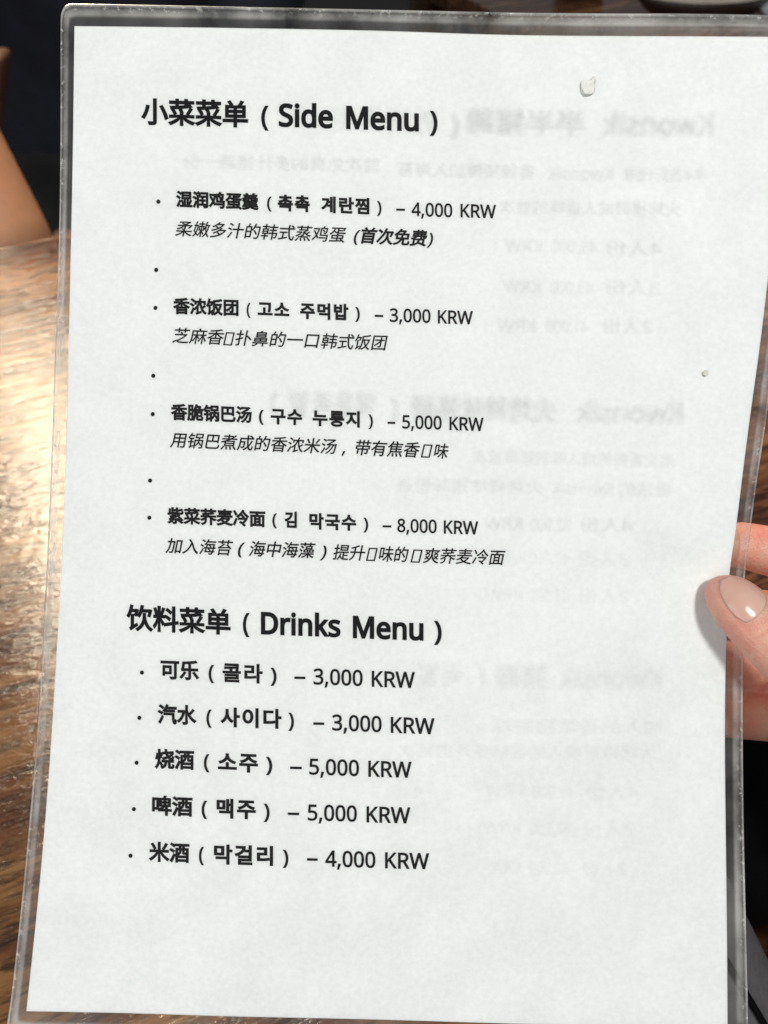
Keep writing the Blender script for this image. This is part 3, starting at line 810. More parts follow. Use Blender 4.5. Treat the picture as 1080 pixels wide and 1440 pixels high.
'团': (1000, [(84, 796, 84, -80, 161, -80, 161, -38, 836, -38, 836, -80, 916, -80, 916, 796), (161, 30, 161, 727, 836, 727, 836, 30), (550, 685, 550, 557, 227, 557, 227, 490, 526, 490, 433, 385, 325, 293, 212, 220, 239, 195, 260, 169, 361, 234, 460, 313, 550, 404, 550, 171, 547, 159, 533, 156, 432, 156, 447, 122, 457, 88, 537, 90, 588, 101, 609, 115, 620, 138, 623, 171, 623, 490, 778, 490, 778, 557, 623, 557, 623, 685)]),
'고': (1000, [(137, 736, 137, 668, 687, 668, 687, 647, 686, 531, 677, 397, 653, 238, 737, 228, 760, 393, 769, 529, 770, 647, 770, 736), (368, 441, 368, 118, 50, 118, 50, 49, 867, 49, 867, 118, 450, 118, 450, 441)]),
'소': (1000, [(415, 328, 415, 108, 50, 108, 50, 40, 870, 40, 870, 108, 497, 108, 497, 328), (412, 766, 412, 697, 399, 624, 362, 556, 307, 496, 239, 446, 162, 408, 82, 386, 118, 317, 201, 342, 280, 381, 352, 432, 412, 495, 456, 568, 501, 495, 561, 432, 633, 381, 712, 342, 795, 317, 831, 386, 751, 408, 674, 446, 605, 496, 550, 556, 512, 624, 499, 697, 499, 766)]),
'주': (1000, [(127, 770, 127, 704, 412, 704, 412, 699, 400, 641, 366, 588, 315, 541, 250, 501, 176, 472, 98, 454, 130, 388, 213, 408, 290, 440, 360, 482, 417, 534, 458, 595, 500, 534, 557, 482, 627, 440, 705, 408, 788, 388, 819, 454, 741, 472, 667, 501, 602, 541, 551, 588, 517, 641, 505, 699, 505, 704, 789, 704, 789, 770), (50, 312, 50, 244, 416, 244, 416, -77, 498, -77, 498, 244, 867, 244, 867, 312)]),
'먹': (1000, [(190, 243, 190, 176, 711, 176, 711, -79, 794, -79, 794, 243), (423, 692, 423, 421, 173, 421, 173, 692), (92, 759, 92, 354, 504, 354, 504, 532, 711, 532, 711, 294, 794, 294, 794, 827, 711, 827, 711, 600, 504, 600, 504, 759)]),
'밥': (1000, [(87, 781, 87, 370, 506, 370, 506, 781, 424, 781, 424, 649, 169, 649, 169, 781), (169, 583, 424, 583, 424, 437, 169, 437), (182, 288, 182, -66, 752, -66, 752, 288, 669, 288, 669, 180, 264, 180, 264, 288), (264, 114, 669, 114, 669, 2, 264, 2), (669, 827, 669, 330, 752, 330, 752, 549, 885, 549, 885, 619, 752, 619, 752, 827)]),
'芝': (1000, [(252, 116, 190, 100, 121, 56, 50, -5, 102, -70, 157, -12, 208, 30, 250, 46, 291, 28, 344, -7, 417, -38, 504, -54, 609, -58, 783, -55, 941, -48, 950, -7, 964, 33, 793, 20, 611, 15, 512, 18, 428, 31, 359, 59, 355, 62, 495, 139, 629, 232, 749, 334, 846, 439, 791, 477, 776, 473, 545, 473, 575, 486, 541, 551, 495, 619, 428, 592, 466, 532, 496, 473, 127, 473, 127, 401, 711, 401, 625, 320, 521, 240, 407, 166, 288, 105, 270, 113), (642, 840, 642, 742, 360, 742, 360, 840, 286, 840, 286, 742, 61, 742, 61, 672, 286, 672, 286, 568, 360, 568, 360, 672, 642, 672, 642, 568, 717, 568, 717, 672, 937, 672, 937, 742, 717, 742, 717, 840)]),
'麻': (1000, [(357, 630, 357, 483, 208, 483, 208, 417, 341, 417, 294, 297, 234, 190, 165, 110, 191, 86, 214, 58, 267, 124, 315, 208, 357, 303, 357, -78, 425, -78, 425, 327, 478, 259, 518, 203, 557, 262, 496, 332, 425, 407, 425, 417, 542, 417, 542, 483, 425, 483, 425, 630), (714, 630, 714, 483, 572, 483, 572, 418, 697, 418, 659, 326, 611, 240, 558, 164, 501, 106, 527, 82, 550, 55, 609, 126, 665, 217, 714, 320, 714, -78, 783, -78, 783, 334, 825, 230, 873, 136, 923, 62, 948, 89, 976, 113, 913, 195, 854, 302, 806, 418, 945, 418, 945, 483, 783, 483, 783, 630), (468, 826, 491, 777, 510, 725, 104, 725, 104, 454, 102, 339, 92, 213, 68, 87, 24, -28, 57, -49, 86, -74, 135, 51, 163, 190, 176, 329, 179, 454, 179, 653, 948, 653, 948, 725, 596, 725, 573, 785, 543, 844)]),
'扑': (1000, [(224, 840, 224, 640, 52, 640, 52, 566, 224, 566, 224, 360, 40, 311, 63, 234, 224, 280, 224, 17, 219, 2, 205, -2, 99, -1, 115, -38, 124, -75, 210, -72, 264, -60, 286, -44, 298, -20, 302, 17, 302, 303, 460, 351, 451, 423, 302, 381, 302, 566, 460, 566, 460, 640, 302, 640, 302, 840), (582, 840, 582, -79, 660, -79, 660, 477, 795, 367, 903, 263, 963, 318, 841, 427, 694, 539, 660, 511, 660, 840)]),
'鼻': (1000, [(122, 418, 122, 200, 876, 200, 876, 418), (279, 635, 717, 635, 717, 590, 279, 590), (279, 552, 717, 552, 717, 506, 279, 506), (279, 718, 717, 718, 717, 674, 279, 674), (55, 153, 55, 90, 288, 90, 263, 47, 220, 15, 152, -9, 53, -25, 74, -52, 89, -81, 183, -62, 255, -37, 306, -4, 341, 38, 362, 90, 631, 90, 631, -81, 705, -81, 705, 90, 946, 90, 946, 153), (193, 291, 463, 291, 463, 246, 193, 246), (533, 291, 803, 291, 803, 246, 533, 246), (193, 372, 463, 372, 463, 329, 193, 329), (533, 372, 803, 372, 803, 329, 533, 329), (460, 843, 446, 806, 428, 765, 207, 765, 207, 459, 792, 459, 792, 765, 509, 765, 550, 830)]),
'一': (1000, [(44, 431, 44, 349, 960, 349, 960, 431)]),
'口': (1000, [(127, 735, 127, -55, 205, -55, 205, 30, 796, 30, 796, -51, 876, -51, 876, 735), (205, 107, 205, 660, 796, 660, 796, 107)]),
'脆': (1000, [(547, 849, 497, 720, 431, 603, 354, 505, 354, 803, 92, 803, 92, 444, 90, 325, 82, 197, 62, 70, 25, -46, 57, -61, 86, -80, 120, 24, 141, 140, 153, 259, 288, 259, 288, 16, 284, 2, 271, -2, 180, -1, 192, -36, 200, -71, 276, -69, 323, -57, 341, -41, 351, -17, 354, 15, 354, 486, 389, 429, 440, 489, 440, 368, 437, 272, 426, 168, 399, 65, 352, -30, 382, -50, 409, -74, 461, 29, 492, 145, 506, 261, 510, 367, 510, 520, 957, 520, 957, 587, 765, 587, 806, 657, 840, 730, 791, 762, 779, 759, 590, 759, 616, 830), (159, 735, 288, 735, 288, 569, 159, 569), (159, 500, 288, 500, 288, 329, 157, 329, 159, 444), (562, 695, 744, 695, 719, 638, 691, 587, 505, 587, 535, 640), (580, 439, 580, 48, 583, 5, 595, -25, 616, -44, 648, -54, 693, -57, 856, -57, 895, -52, 923, -37, 942, -8, 954, 37, 961, 102, 928, 113, 897, 130, 894, 67, 886, 30, 873, 13, 850, 8, 700, 8, 668, 11, 654, 23, 650, 48, 650, 374, 836, 374, 835, 260, 829, 219, 819, 212, 805, 210, 725, 214, 737, 185, 742, 154, 837, 154, 866, 161, 886, 178, 900, 244, 902, 412, 902, 439)]),
'锅': (1000, [(536, 746, 830, 746, 830, 602, 536, 602), (424, 433, 424, -82, 494, -82, 494, 367, 647, 367, 632, 300, 605, 233, 562, 168, 500, 106, 528, 86, 552, 62, 610, 120, 653, 182, 683, 246, 757, 158, 808, 75, 856, 117, 793, 212, 702, 310, 712, 367, 873, 367, 873, 6, 868, -8, 852, -12, 724, -11, 738, -43, 747, -75, 845, -74, 904, -64, 926, -50, 938, -27, 941, 5, 941, 433, 717, 433, 718, 482, 718, 541, 902, 541, 902, 807, 467, 807, 467, 541, 654, 541, 654, 482, 653, 433), (173, 837, 136, 746, 86, 663, 29, 595, 50, 560, 68, 525, 119, 584, 165, 654, 400, 654, 400, 726, 203, 726, 224, 772, 241, 818), (181, -73, 229, -41, 391, 45, 378, 109, 260, 52, 260, 275, 377, 275, 377, 344, 260, 344, 260, 479, 373, 479, 373, 547, 105, 547, 105, 479, 188, 479, 188, 344, 52, 344, 52, 275, 188, 275, 188, 56, 182, 24, 167, 3, 151, -8, 169, -40)]),
'巴': (1000, [(455, 430, 205, 430, 205, 709, 455, 709), (530, 430, 530, 709, 781, 709, 781, 430), (128, 782, 128, 111, 133, 50, 147, 5, 174, -26, 214, -46, 270, -57, 343, -60, 740, -60, 808, -55, 859, -40, 896, -14, 921, 27, 937, 82, 948, 153, 909, 166, 872, 184, 862, 113, 848, 65, 825, 34, 790, 18, 738, 14, 337, 14, 280, 16, 242, 25, 219, 42, 208, 70, 205, 109, 205, 357, 781, 357, 781, 305, 858, 305, 858, 782)]),
'汤': (1000, [(96, 774, 193, 720, 272, 662, 317, 722, 236, 776, 138, 827), (46, 499, 144, 445, 223, 388, 267, 449, 186, 503, 88, 553), (74, -16, 141, -60, 220, 96, 295, 261, 235, 305, 154, 131), (381, 434, 411, 443, 471, 446, 521, 446, 482, 366, 432, 295, 373, 233, 305, 183, 363, 138, 434, 197, 498, 269, 553, 352, 595, 446, 712, 446, 666, 323, 607, 213, 535, 116, 450, 33, 352, -35, 384, -57, 411, -80, 510, -5, 598, 85, 672, 191, 734, 311, 784, 446, 862, 446, 842, 209, 820, 70, 794, 10, 779, -2, 759, -4, 720, -4, 663, 0, 677, -35, 683, -71, 743, -73, 791, -71, 828, -61, 859, -36, 891, 38, 916, 200, 938, 480, 940, 517, 522, 517, 684, 624, 851, 756, 795, 799, 781, 793, 344, 793, 344, 722, 695, 722, 555, 617, 460, 555, 399, 522, 350, 505, 367, 469)]),
'구': (1000, [(50, 380, 50, 311, 415, 311, 415, -79, 498, -79, 498, 311, 867, 311, 867, 380, 735, 380, 753, 499, 759, 600, 760, 689, 760, 768, 152, 768, 152, 701, 678, 701, 678, 689, 677, 600, 670, 499, 650, 380)]),
'수': (1000, [(416, 795, 416, 744, 403, 682, 369, 625, 316, 575, 249, 533, 173, 502, 92, 483, 125, 416, 208, 436, 287, 469, 358, 512, 416, 565, 460, 627, 503, 565, 562, 512, 632, 469, 711, 436, 794, 416, 827, 483, 746, 502, 670, 533, 603, 575, 550, 626, 515, 683, 502, 744, 502, 795), (50, 318, 50, 249, 416, 249, 416, -78, 498, -78, 498, 249, 867, 249, 867, 318)]),
'누': (1000, [(155, 781, 155, 455, 775, 455, 775, 523, 238, 523, 238, 781), (50, 320, 50, 251, 415, 251, 415, -78, 498, -78, 498, 251, 870, 251, 870, 320)]),
'룽': (1000, [(458, 153, 555, 148, 626, 132, 671, 106, 686, 70, 671, 34, 626, 8, 555, -8, 458, -14, 361, -8, 289, 8, 244, 34, 229, 70, 244, 106, 289, 132, 361, 148), (49, 363, 49, 296, 418, 296, 418, 215, 323, 206, 247, 187, 191, 157, 157, 118, 145, 70, 158, 18, 198, -22, 262, -52, 349, -70, 458, -76, 566, -70, 653, -52, 717, -22, 757, 18, 770, 70, 758, 118, 724, 157, 669, 186, 594, 206, 500, 215, 500, 296, 869, 296, 869, 363), (155, 429, 783, 429, 783, 494, 237, 494, 237, 585, 764, 585, 764, 801, 153, 801, 153, 735, 682, 735, 682, 646, 155, 646)]),
'지': (1000, [(707, 827, 707, -78, 790, -78, 790, 827), (79, 734, 79, 665, 289, 665, 289, 551, 277, 457, 242, 365, 190, 281, 125, 211, 50, 162, 98, 96, 172, 146, 238, 215, 293, 299, 332, 394, 372, 305, 426, 228, 493, 164, 568, 118, 614, 184, 538, 230, 472, 294, 420, 372, 385, 460, 373, 551, 373, 665, 584, 665, 584, 734)]),
'用': (1000, [(153, 770, 153, 407, 151, 319, 142, 226, 123, 133, 87, 45, 32, -36, 63, -58, 90, -85, 140, -16, 176, 61, 201, 143, 216, 227, 467, 227, 467, -71, 543, -71, 543, 227, 813, 227, 813, 22, 807, 3, 786, -3, 727, -4, 629, -2, 644, -38, 655, -74, 771, -73, 841, -62, 868, -46, 883, -19, 887, 22, 887, 770), (227, 698, 467, 698, 467, 537, 227, 537), (813, 698, 813, 537, 543, 537, 543, 698), (227, 466, 467, 466, 467, 298, 223, 298, 227, 407), (813, 466, 813, 298, 543, 298, 543, 466)]),
'煮': (1000, [(305, 278, 745, 278, 745, 198, 305, 198), (305, 410, 745, 410, 745, 331, 305, 331), (340, 95, 353, 8, 358, -71, 433, -61, 426, 16, 409, 101), (549, 96, 583, 11, 606, -68, 680, -51, 655, 26, 618, 110), (757, 101, 827, 9, 880, -78, 950, -48, 895, 38, 823, 127), (174, 127, 140, 63, 96, 4, 48, -42, 116, -77, 166, -24, 210, 40, 246, 107), (822, 807, 743, 733, 652, 664, 550, 602, 474, 602, 474, 698, 699, 698, 699, 761, 474, 761, 474, 840, 399, 840, 399, 761, 145, 761, 145, 698, 399, 698, 399, 602, 58, 602, 58, 537, 419, 537, 225, 462, 25, 406, 47, 373, 65, 339, 232, 390, 232, 143, 821, 143, 821, 464, 424, 464, 500, 499, 573, 537, 945, 537, 945, 602, 682, 602, 790, 682, 885, 770)]),
'成': (1000, [(544, 839, 549, 670, 128, 670, 128, 389, 125, 285, 113, 173, 85, 63, 36, -37, 69, -60, 99, -87, 145, 0, 176, 97, 195, 198, 204, 297, 206, 388, 206, 395, 389, 395, 381, 211, 367, 144, 354, 135, 335, 133, 293, 134, 229, 138, 244, 104, 250, 68, 319, 65, 371, 67, 405, 75, 431, 96, 447, 145, 456, 252, 462, 433, 463, 465, 206, 465, 206, 597, 554, 597, 570, 440, 595, 297, 628, 172, 558, 101, 481, 39, 396, -13, 451, -75, 561, 1, 658, 92, 695, 23, 738, -29, 786, -62, 841, -73, 882, -66, 912, -44, 934, -4, 949, 59, 959, 148, 925, 165, 894, 189, 886, 82, 871, 22, 847, 4, 810, 14, 775, 45, 743, 93, 714, 159, 783, 261, 842, 375, 890, 500, 815, 519, 779, 421, 736, 331, 686, 247, 652, 408, 630, 597, 951, 597, 951, 670, 626, 670, 622, 839), (671, 790, 770, 731, 850, 670, 897, 722, 816, 780, 716, 836)]),
'米': (1000, [(813, 791, 746, 660, 667, 539, 731, 509, 813, 625, 894, 758), (116, 753, 198, 631, 253, 516, 327, 549, 268, 663, 184, 782), (459, 839, 459, 455, 58, 455, 58, 380, 400, 380, 325, 276, 235, 178, 136, 94, 35, 29, 65, -1, 91, -34, 191, 38, 290, 128, 381, 231, 459, 343, 459, -80, 538, -80, 538, 346, 618, 237, 711, 135, 811, 45, 911, -25, 937, 9, 968, 39, 867, 102, 767, 184, 675, 279, 598, 380, 941, 380, 941, 455, 538, 455, 538, 839)]),
'，': (1000, [(157, -107, 215, -80, 263, -42, 299, 4, 322, 58, 330, 120, 324, 168, 308, 204, 281, 227, 245, 235, 216, 230, 192, 217, 175, 194, 169, 163, 175, 132, 191, 110, 215, 96, 244, 92, 261, 94, 250, 46, 225, 6, 186, -27, 135, -54)]),
'带': (1000, [(78, 504, 78, 301, 151, 301, 151, 439, 458, 439, 458, 326, 187, 326, 187, 10, 262, 10, 262, 259, 458, 259, 458, -80, 535, -80, 535, 259, 754, 259, 754, 91, 750, 79, 737, 75, 626, 76, 641, 43, 651, 10, 737, 12, 793, 22, 815, 36, 827, 58, 830, 90, 830, 326, 535, 326, 535, 439, 847, 439, 847, 301, 924, 301, 924, 504), (716, 835, 716, 721, 535, 721, 535, 835, 460, 835, 460, 721, 289, 721, 289, 835, 214, 835, 214, 721, 51, 721, 51, 655, 214, 655, 214, 553, 289, 553, 289, 655, 460, 655, 460, 555, 535, 555, 535, 655, 716, 655, 716, 550, 790, 550, 790, 655, 951, 655, 951, 721, 790, 721, 790, 835)]),
'有': (1000, [(391, 840, 371, 775, 347, 710, 63, 710, 63, 640, 316, 640, 263, 543, 199, 453, 125, 373, 40, 304, 66, 276, 88, 246, 177, 320, 255, 406, 255, -79, 329, -79, 329, 119, 748, 119, 748, 15, 743, -1, 726, -6, 671, -7, 580, -5, 595, -41, 605, -77, 712, -76, 779, -66, 805, -49, 818, -23, 822, 14, 822, 524, 336, 524, 368, 581, 397, 640, 939, 640, 939, 710, 427, 710, 467, 822), (329, 289, 748, 289, 748, 184, 329, 184), (329, 353, 329, 456, 748, 456, 748, 353)]),
'焦': (1000, [(342, 111, 357, 14, 363, -74, 436, -63, 428, 23, 411, 118), (549, 113, 586, 16, 610, -72, 684, -56, 658, 31, 619, 126), (753, 120, 828, 16, 884, -82, 958, -56, 899, 41, 822, 143), (170, 139, 139, 69, 100, 2, 56, -52, 125, -81, 170, -22, 210, 49, 242, 121), (489, 819, 521, 760, 546, 701, 296, 701, 330, 761, 360, 822, 287, 844, 237, 747, 176, 655, 106, 574, 31, 506, 92, 453, 140, 499, 188, 551, 188, 146, 262, 146, 262, 182, 909, 182, 909, 246, 600, 246, 600, 341, 863, 341, 863, 402, 600, 402, 600, 487, 860, 487, 860, 548, 600, 548, 600, 636, 921, 636, 921, 701, 607, 701, 623, 708, 595, 774, 556, 845), (526, 487, 526, 402, 262, 402, 262, 487), (526, 548, 262, 548, 262, 636, 526, 636), (526, 341, 526, 246, 262, 246, 262, 341)]),
'味': (1000, [(615, 835, 615, 675, 411, 675, 411, 603, 615, 603, 615, 434, 372, 434, 372, 362, 586, 362, 533, 264, 466, 173, 390, 96, 308, 37, 336, 9, 359, -22, 432, 34, 500, 105, 562, 187, 615, 278, 615, -79, 691, -79, 691, 277, 755, 162, 828, 60, 907, -20, 933, 13, 963, 42, 894, 101, 828, 178, 769, 267, 720, 362, 951, 362, 951, 434, 691, 434, 691, 603, 910, 603, 910, 675, 691, 675, 691, 835), (73, 748, 73, 88, 142, 88, 142, 166, 336, 166, 336, 748), (142, 676, 267, 676, 267, 239, 142, 239)]),
'紫': (1000, [(628, 92, 760, 16, 872, -60, 933, -18, 821, 54, 690, 128), (283, 119, 216, 69, 136, 22, 53, -17, 83, -40, 110, -65, 194, -20, 277, 34, 349, 93), (187, 283, 243, 295, 434, 313, 325, 263, 252, 232, 176, 204, 119, 191, 140, 122, 216, 135, 472, 156, 472, 1, 468, -11, 453, -15, 328, -14, 344, -47, 355, -80, 447, -78, 507, -69, 532, -55, 544, -34, 547, -1, 547, 161, 800, 179, 842, 137, 875, 99, 940, 131, 841, 230, 718, 329, 657, 300, 741, 232, 343, 208, 537, 294, 729, 401, 678, 452, 618, 413, 555, 377, 347, 361, 437, 407, 525, 461, 470, 503, 339, 420, 245, 373, 203, 356, 167, 348, 179, 314), (110, 767, 110, 522, 41, 514, 49, 445, 508, 513, 506, 574, 348, 553, 348, 669, 504, 669, 504, 731, 348, 731, 348, 840, 275, 840, 275, 543, 178, 531, 178, 767), (861, 779, 753, 734, 619, 694, 619, 840, 546, 840, 546, 575, 549, 535, 561, 508, 583, 490, 618, 481, 668, 478, 846, 478, 885, 482, 913, 494, 933, 518, 946, 555, 953, 609, 918, 619, 886, 634, 882, 586, 875, 558, 861, 545, 839, 542, 675, 542, 639, 544, 623, 554, 619, 576, 619, 632, 777, 674, 919, 725)]),
'荞': (1000, [(302, 248, 302, 174, 300, 139, 290, 103, 268, 68, 231, 33, 174, 2, 94, -26, 121, -54, 143, -84, 231, -50, 294, -11, 335, 33, 360, 79, 371, 126, 374, 172, 374, 248), (780, 630, 602, 602, 379, 584, 151, 575, 162, 546, 168, 515, 305, 519, 448, 526, 424, 479, 396, 435, 58, 435, 58, 371, 339, 371, 256, 309, 160, 260, 49, 223, 74, 193, 94, 162, 193, 200, 284, 246, 364, 303, 433, 371, 559, 371, 620, 305, 697, 249, 628, 249, 628, -79, 702, -79, 702, 246, 800, 198, 909, 165, 930, 199, 956, 229, 864, 250, 779, 282, 703, 323, 642, 371, 943, 371, 943, 435, 480, 435, 506, 482, 528, 532, 693, 549, 833, 574), (633, 840, 633, 759, 366, 759, 366, 840, 293, 840, 293, 759, 57, 759, 57, 695, 293, 695, 293, 627, 366, 627, 366, 695, 633, 695, 633, 631, 706, 631, 706, 695, 949, 695, 949, 759, 706, 759, 706, 840)]),
'麦': (1000, [(461, 840, 461, 761, 102, 761, 102, 697, 461, 697, 461, 618, 162, 618, 162, 557, 461, 557, 461, 471, 51, 471, 51, 407, 360, 407, 306, 349, 236, 292, 151, 238, 53, 190, 82, 165, 106, 136, 194, 182, 271, 233, 343, 151, 429, 82, 308, 40, 181, 8, 51, -13, 70, -45, 84, -80, 228, -53, 369, -14, 502, 39, 627, -14, 768, -53, 922, -78, 942, -42, 967, -8, 826, 10, 696, 40, 580, 81, 669, 142, 745, 216, 806, 301, 757, 331, 743, 327, 383, 327, 421, 367, 455, 407, 948, 407, 948, 471, 535, 471, 535, 557, 849, 557, 849, 618, 535, 618, 535, 697, 904, 697, 904, 761, 535, 761, 535, 840), (505, 118, 438, 160, 381, 209, 333, 264, 692, 264, 639, 209, 576, 160)]),
'冷': (1000, [(49, 768, 125, 653, 180, 546, 251, 581, 192, 686, 114, 797), (37, 4, 112, -30, 184, 135, 253, 314, 187, 348, 112, 162), (527, 527, 583, 464, 629, 404, 690, 442, 644, 499, 586, 559), (592, 841, 531, 740, 451, 642, 355, 552, 247, 475, 277, 448, 302, 418, 419, 505, 522, 607, 608, 720, 696, 606, 797, 503, 898, 422, 925, 455, 955, 485, 870, 541, 786, 614, 709, 696, 646, 782, 665, 817), (357, 373, 357, 303, 762, 303, 677, 195, 585, 100, 477, 173, 426, 129, 576, 22, 699, -81, 753, -30, 705, 11, 645, 57, 726, 143, 807, 242, 875, 343, 822, 378, 809, 373)]),
'面': (1000, [(389, 334, 601, 334, 601, 221, 389, 221), (389, 395, 389, 506, 601, 506, 601, 395), (389, 160, 601, 160, 601, 43, 389, 43), (58, 774, 58, 702, 444, 702, 416, 576, 104, 576, 104, -80, 176, -80, 176, -27, 820, -27, 820, -80, 896, -80, 896, 576, 493, 576, 532, 702, 945, 702, 945, 774), (176, 43, 176, 506, 320, 506, 320, 43), (820, 43, 670, 43, 670, 506, 820, 506)]),
'김': (1000, [(708, 826, 708, 316, 791, 316, 791, 826), (207, 272, 207, -65, 791, -65, 791, 272), (710, 206, 710, 2, 288, 2, 288, 206), (108, 768, 108, 702, 434, 702, 416, 628, 379, 561, 324, 501, 252, 449, 163, 406, 60, 372, 93, 306, 200, 342, 294, 389, 373, 446, 437, 512, 484, 589, 513, 674, 523, 768)]),
'막': (1000, [(87, 759, 87, 358, 503, 358, 503, 759), (422, 693, 422, 425, 168, 425, 168, 693), (164, 243, 164, 176, 669, 176, 669, -79, 752, -79, 752, 243), (669, 827, 669, 291, 752, 291, 752, 523, 885, 523, 885, 592, 752, 592, 752, 827)]),
'국': (1000, [(135, 228, 135, 161, 686, 161, 686, -78, 769, -78, 769, 228, 500, 228, 500, 393, 870, 393, 870, 461, 741, 461, 761, 604, 764, 718, 764, 784, 154, 784, 154, 716, 682, 716, 679, 604, 658, 461, 50, 461, 50, 393, 417, 393, 417, 228)]),
'加': (1000, [(572, 716, 572, -65, 644, -65, 644, 9, 838, 9, 838, -57, 913, -57, 913, 716), (644, 81, 644, 643, 838, 643, 838, 81), (195, 827, 194, 650, 53, 650, 53, 577, 192, 577, 184, 430, 168, 293, 138, 169, 93, 61, 28, -29, 60, -53, 86, -81, 146, 0, 190, 95, 223, 202, 245, 319, 258, 444, 265, 577, 417, 577, 408, 270, 396, 96, 379, 26, 364, 13, 345, 10, 302, 11, 237, 14, 252, -23, 259, -61, 325, -64, 378, -61, 415, -50, 444, -22, 468, 63, 481, 259, 490, 612, 490, 650, 267, 650, 269, 827)]),
'入': (1000, [(295, 755, 356, 706, 409, 651, 456, 591, 418, 455, 370, 334, 309, 226, 234, 132, 145, 52, 41, -13, 78, -43, 110, -73, 205, -8, 289, 67, 361, 155, 423, 255, 475, 366, 517, 491, 570, 388, 621, 284, 677, 183, 743, 87, 825, 2, 927, -70, 942, -26, 964, 15, 841, 110, 751, 221, 680, 343, 616, 469, 546, 594, 459, 713, 341, 819)]),
'海': (1000, [(95, 775, 190, 723, 268, 668, 312, 725, 233, 778, 138, 826), (42, 484, 132, 433, 206, 379, 249, 437, 174, 488, 83, 536), (72, -22, 137, -63, 205, 96, 268, 263, 210, 304, 141, 128), (557, 469, 620, 413, 668, 356, 458, 356, 475, 497, 821, 497, 814, 356, 672, 356, 713, 386, 664, 442, 600, 497), (285, 356, 285, 287, 378, 287, 341, 67, 786, 67, 775, 27, 763, 5, 748, -7, 726, -10, 679, -9, 608, -4, 622, -36, 629, -69, 699, -72, 755, -70, 782, -65, 805, -54, 826, -34, 844, 3, 859, 67, 935, 67, 935, 132, 868, 132, 880, 287, 963, 287, 963, 356, 884, 356, 892, 526, 893, 562, 412, 562, 387, 356), (448, 287, 810, 287, 797, 132, 426, 132), (532, 257, 599, 194, 651, 132, 696, 164, 643, 224, 575, 284), (442, 841, 398, 726, 340, 619, 273, 532, 307, 512, 338, 490, 394, 567, 446, 658, 938, 658, 938, 727, 479, 727, 515, 822)]),
'苔': (1000, [(634, 840, 634, 750, 362, 750, 362, 840, 287, 840, 287, 750, 62, 750, 62, 680, 287, 680, 287, 603, 362, 603, 362, 680, 634, 680, 634, 598, 708, 598, 708, 680, 940, 680, 940, 750, 708, 750, 708, 840), (187, 262, 187, -81, 259, -81, 259, -30, 758, -30, 758, -78, 832, -78, 832, 262), (259, 38, 259, 193, 758, 193, 758, 38), (139, 316, 140, 317, 270, 335, 785, 367, 821, 326, 850, 289, 910, 335, 839, 415, 745, 500, 645, 577, 590, 537, 657, 485, 724, 426, 270, 402, 385, 485, 494, 580, 426, 622, 339, 538, 253, 469, 196, 428, 153, 401, 116, 389, 130, 351)]),
'中': (1000, [(458, 840, 458, 661, 96, 661, 96, 186, 171, 186, 171, 248, 458, 248, 458, -79, 537, -79, 537, 248, 825, 248, 825, 191, 902, 191, 902, 661, 537, 661, 537, 840), (171, 322, 171, 588, 458, 588, 458, 322), (825, 322, 537, 322, 537, 588, 825, 588)]),
'藻': (1000, [(99, 599, 188, 544, 260, 487, 306, 541, 233, 597, 143, 647), (46, 400, 136, 348, 208, 292, 253, 347, 180, 402, 90, 450), (54, -30, 118, -73, 187, 54, 252, 186, 196, 228, 124, 89), (492, 585, 742, 585, 742, 511, 492, 511), (421, 634, 421, 462, 815, 462, 815, 634), (382, 380, 525, 380, 525, 302, 382, 302), (319, 425, 319, 259, 591, 259, 591, 425), (709, 381, 857, 381, 857, 303, 709, 303), (646, 425, 646, 259, 925, 259, 925, 425), (631, 840, 631, 776, 367, 776, 367, 840, 293, 840, 293, 776, 56, 776, 56, 710, 293, 710, 293, 641, 367, 641, 367, 710, 631, 710, 631, 645, 705, 645, 705, 710, 947, 710, 947, 776, 705, 776, 705, 840), (582, 258, 582, 197, 280, 197, 280, 135, 521, 135, 441, 73, 345, 21, 244, -16, 270, -44, 291, -74, 398, -27, 498, 39, 582, 116, 582, -80, 655, -80, 655, 118, 732, 42, 825, -22, 926, -68, 948, -37, 974, -9, 877, 25, 787, 75, 713, 135, 954, 135, 954, 197, 655, 197, 655, 258)]),
'提': (1000, [(478, 617, 812, 617, 812, 538, 478, 538), (478, 750, 812, 750, 812, 671, 478, 671), (409, 807, 409, 480, 884, 480, 884, 807), (429, 297, 411, 193, 381, 102, 338, 26, 279, -35, 309, -57, 335, -80, 384, -28, 424, 33, 456, 104, 492, 43, 535, -2, 584, -33, 640, -53, 703, -62, 773, -65, 948, -65, 957, -30, 971, 3, 776, 2, 727, 3, 680, 8, 680, 165, 890, 165, 890, 227, 680, 227, 680, 345, 939, 345, 939, 408, 364, 408, 364, 345, 609, 345, 609, 27, 569, 50, 534, 82, 504, 125, 479, 181, 498, 289), (164, 839, 164, 638, 40, 638, 40, 568, 164, 568, 164, 348, 29, 309, 48, 235, 164, 273, 164, 14, 160, 0, 147, -4, 53, -4, 66, -39, 74, -73, 151, -70, 200, -59, 220, -44, 231, -21, 234, 14, 234, 296, 345, 333, 335, 401, 234, 370, 234, 568, 345, 568, 345, 638, 234, 638, 234, 839)]),
'升': (1000, [(496, 825, 374, 767, 221, 715, 60, 672, 75, 642, 86, 611, 181, 634, 277, 660, 277, 437, 50, 437, 50, 364, 276, 364, 269, 292, 253, 222, 225, 155, 183, 90, 122, 30, 40, -25, 70, -52, 95, -82, 184, -20, 251, 49, 297, 123, 327, 201, 344, 281, 352, 364, 658, 364, 658, -80, 734, -80, 734, 364, 951, 364, 951, 437, 734, 437, 734, 821, 658, 821, 658, 437, 353, 437, 353, 683, 459, 721, 552, 764)]),
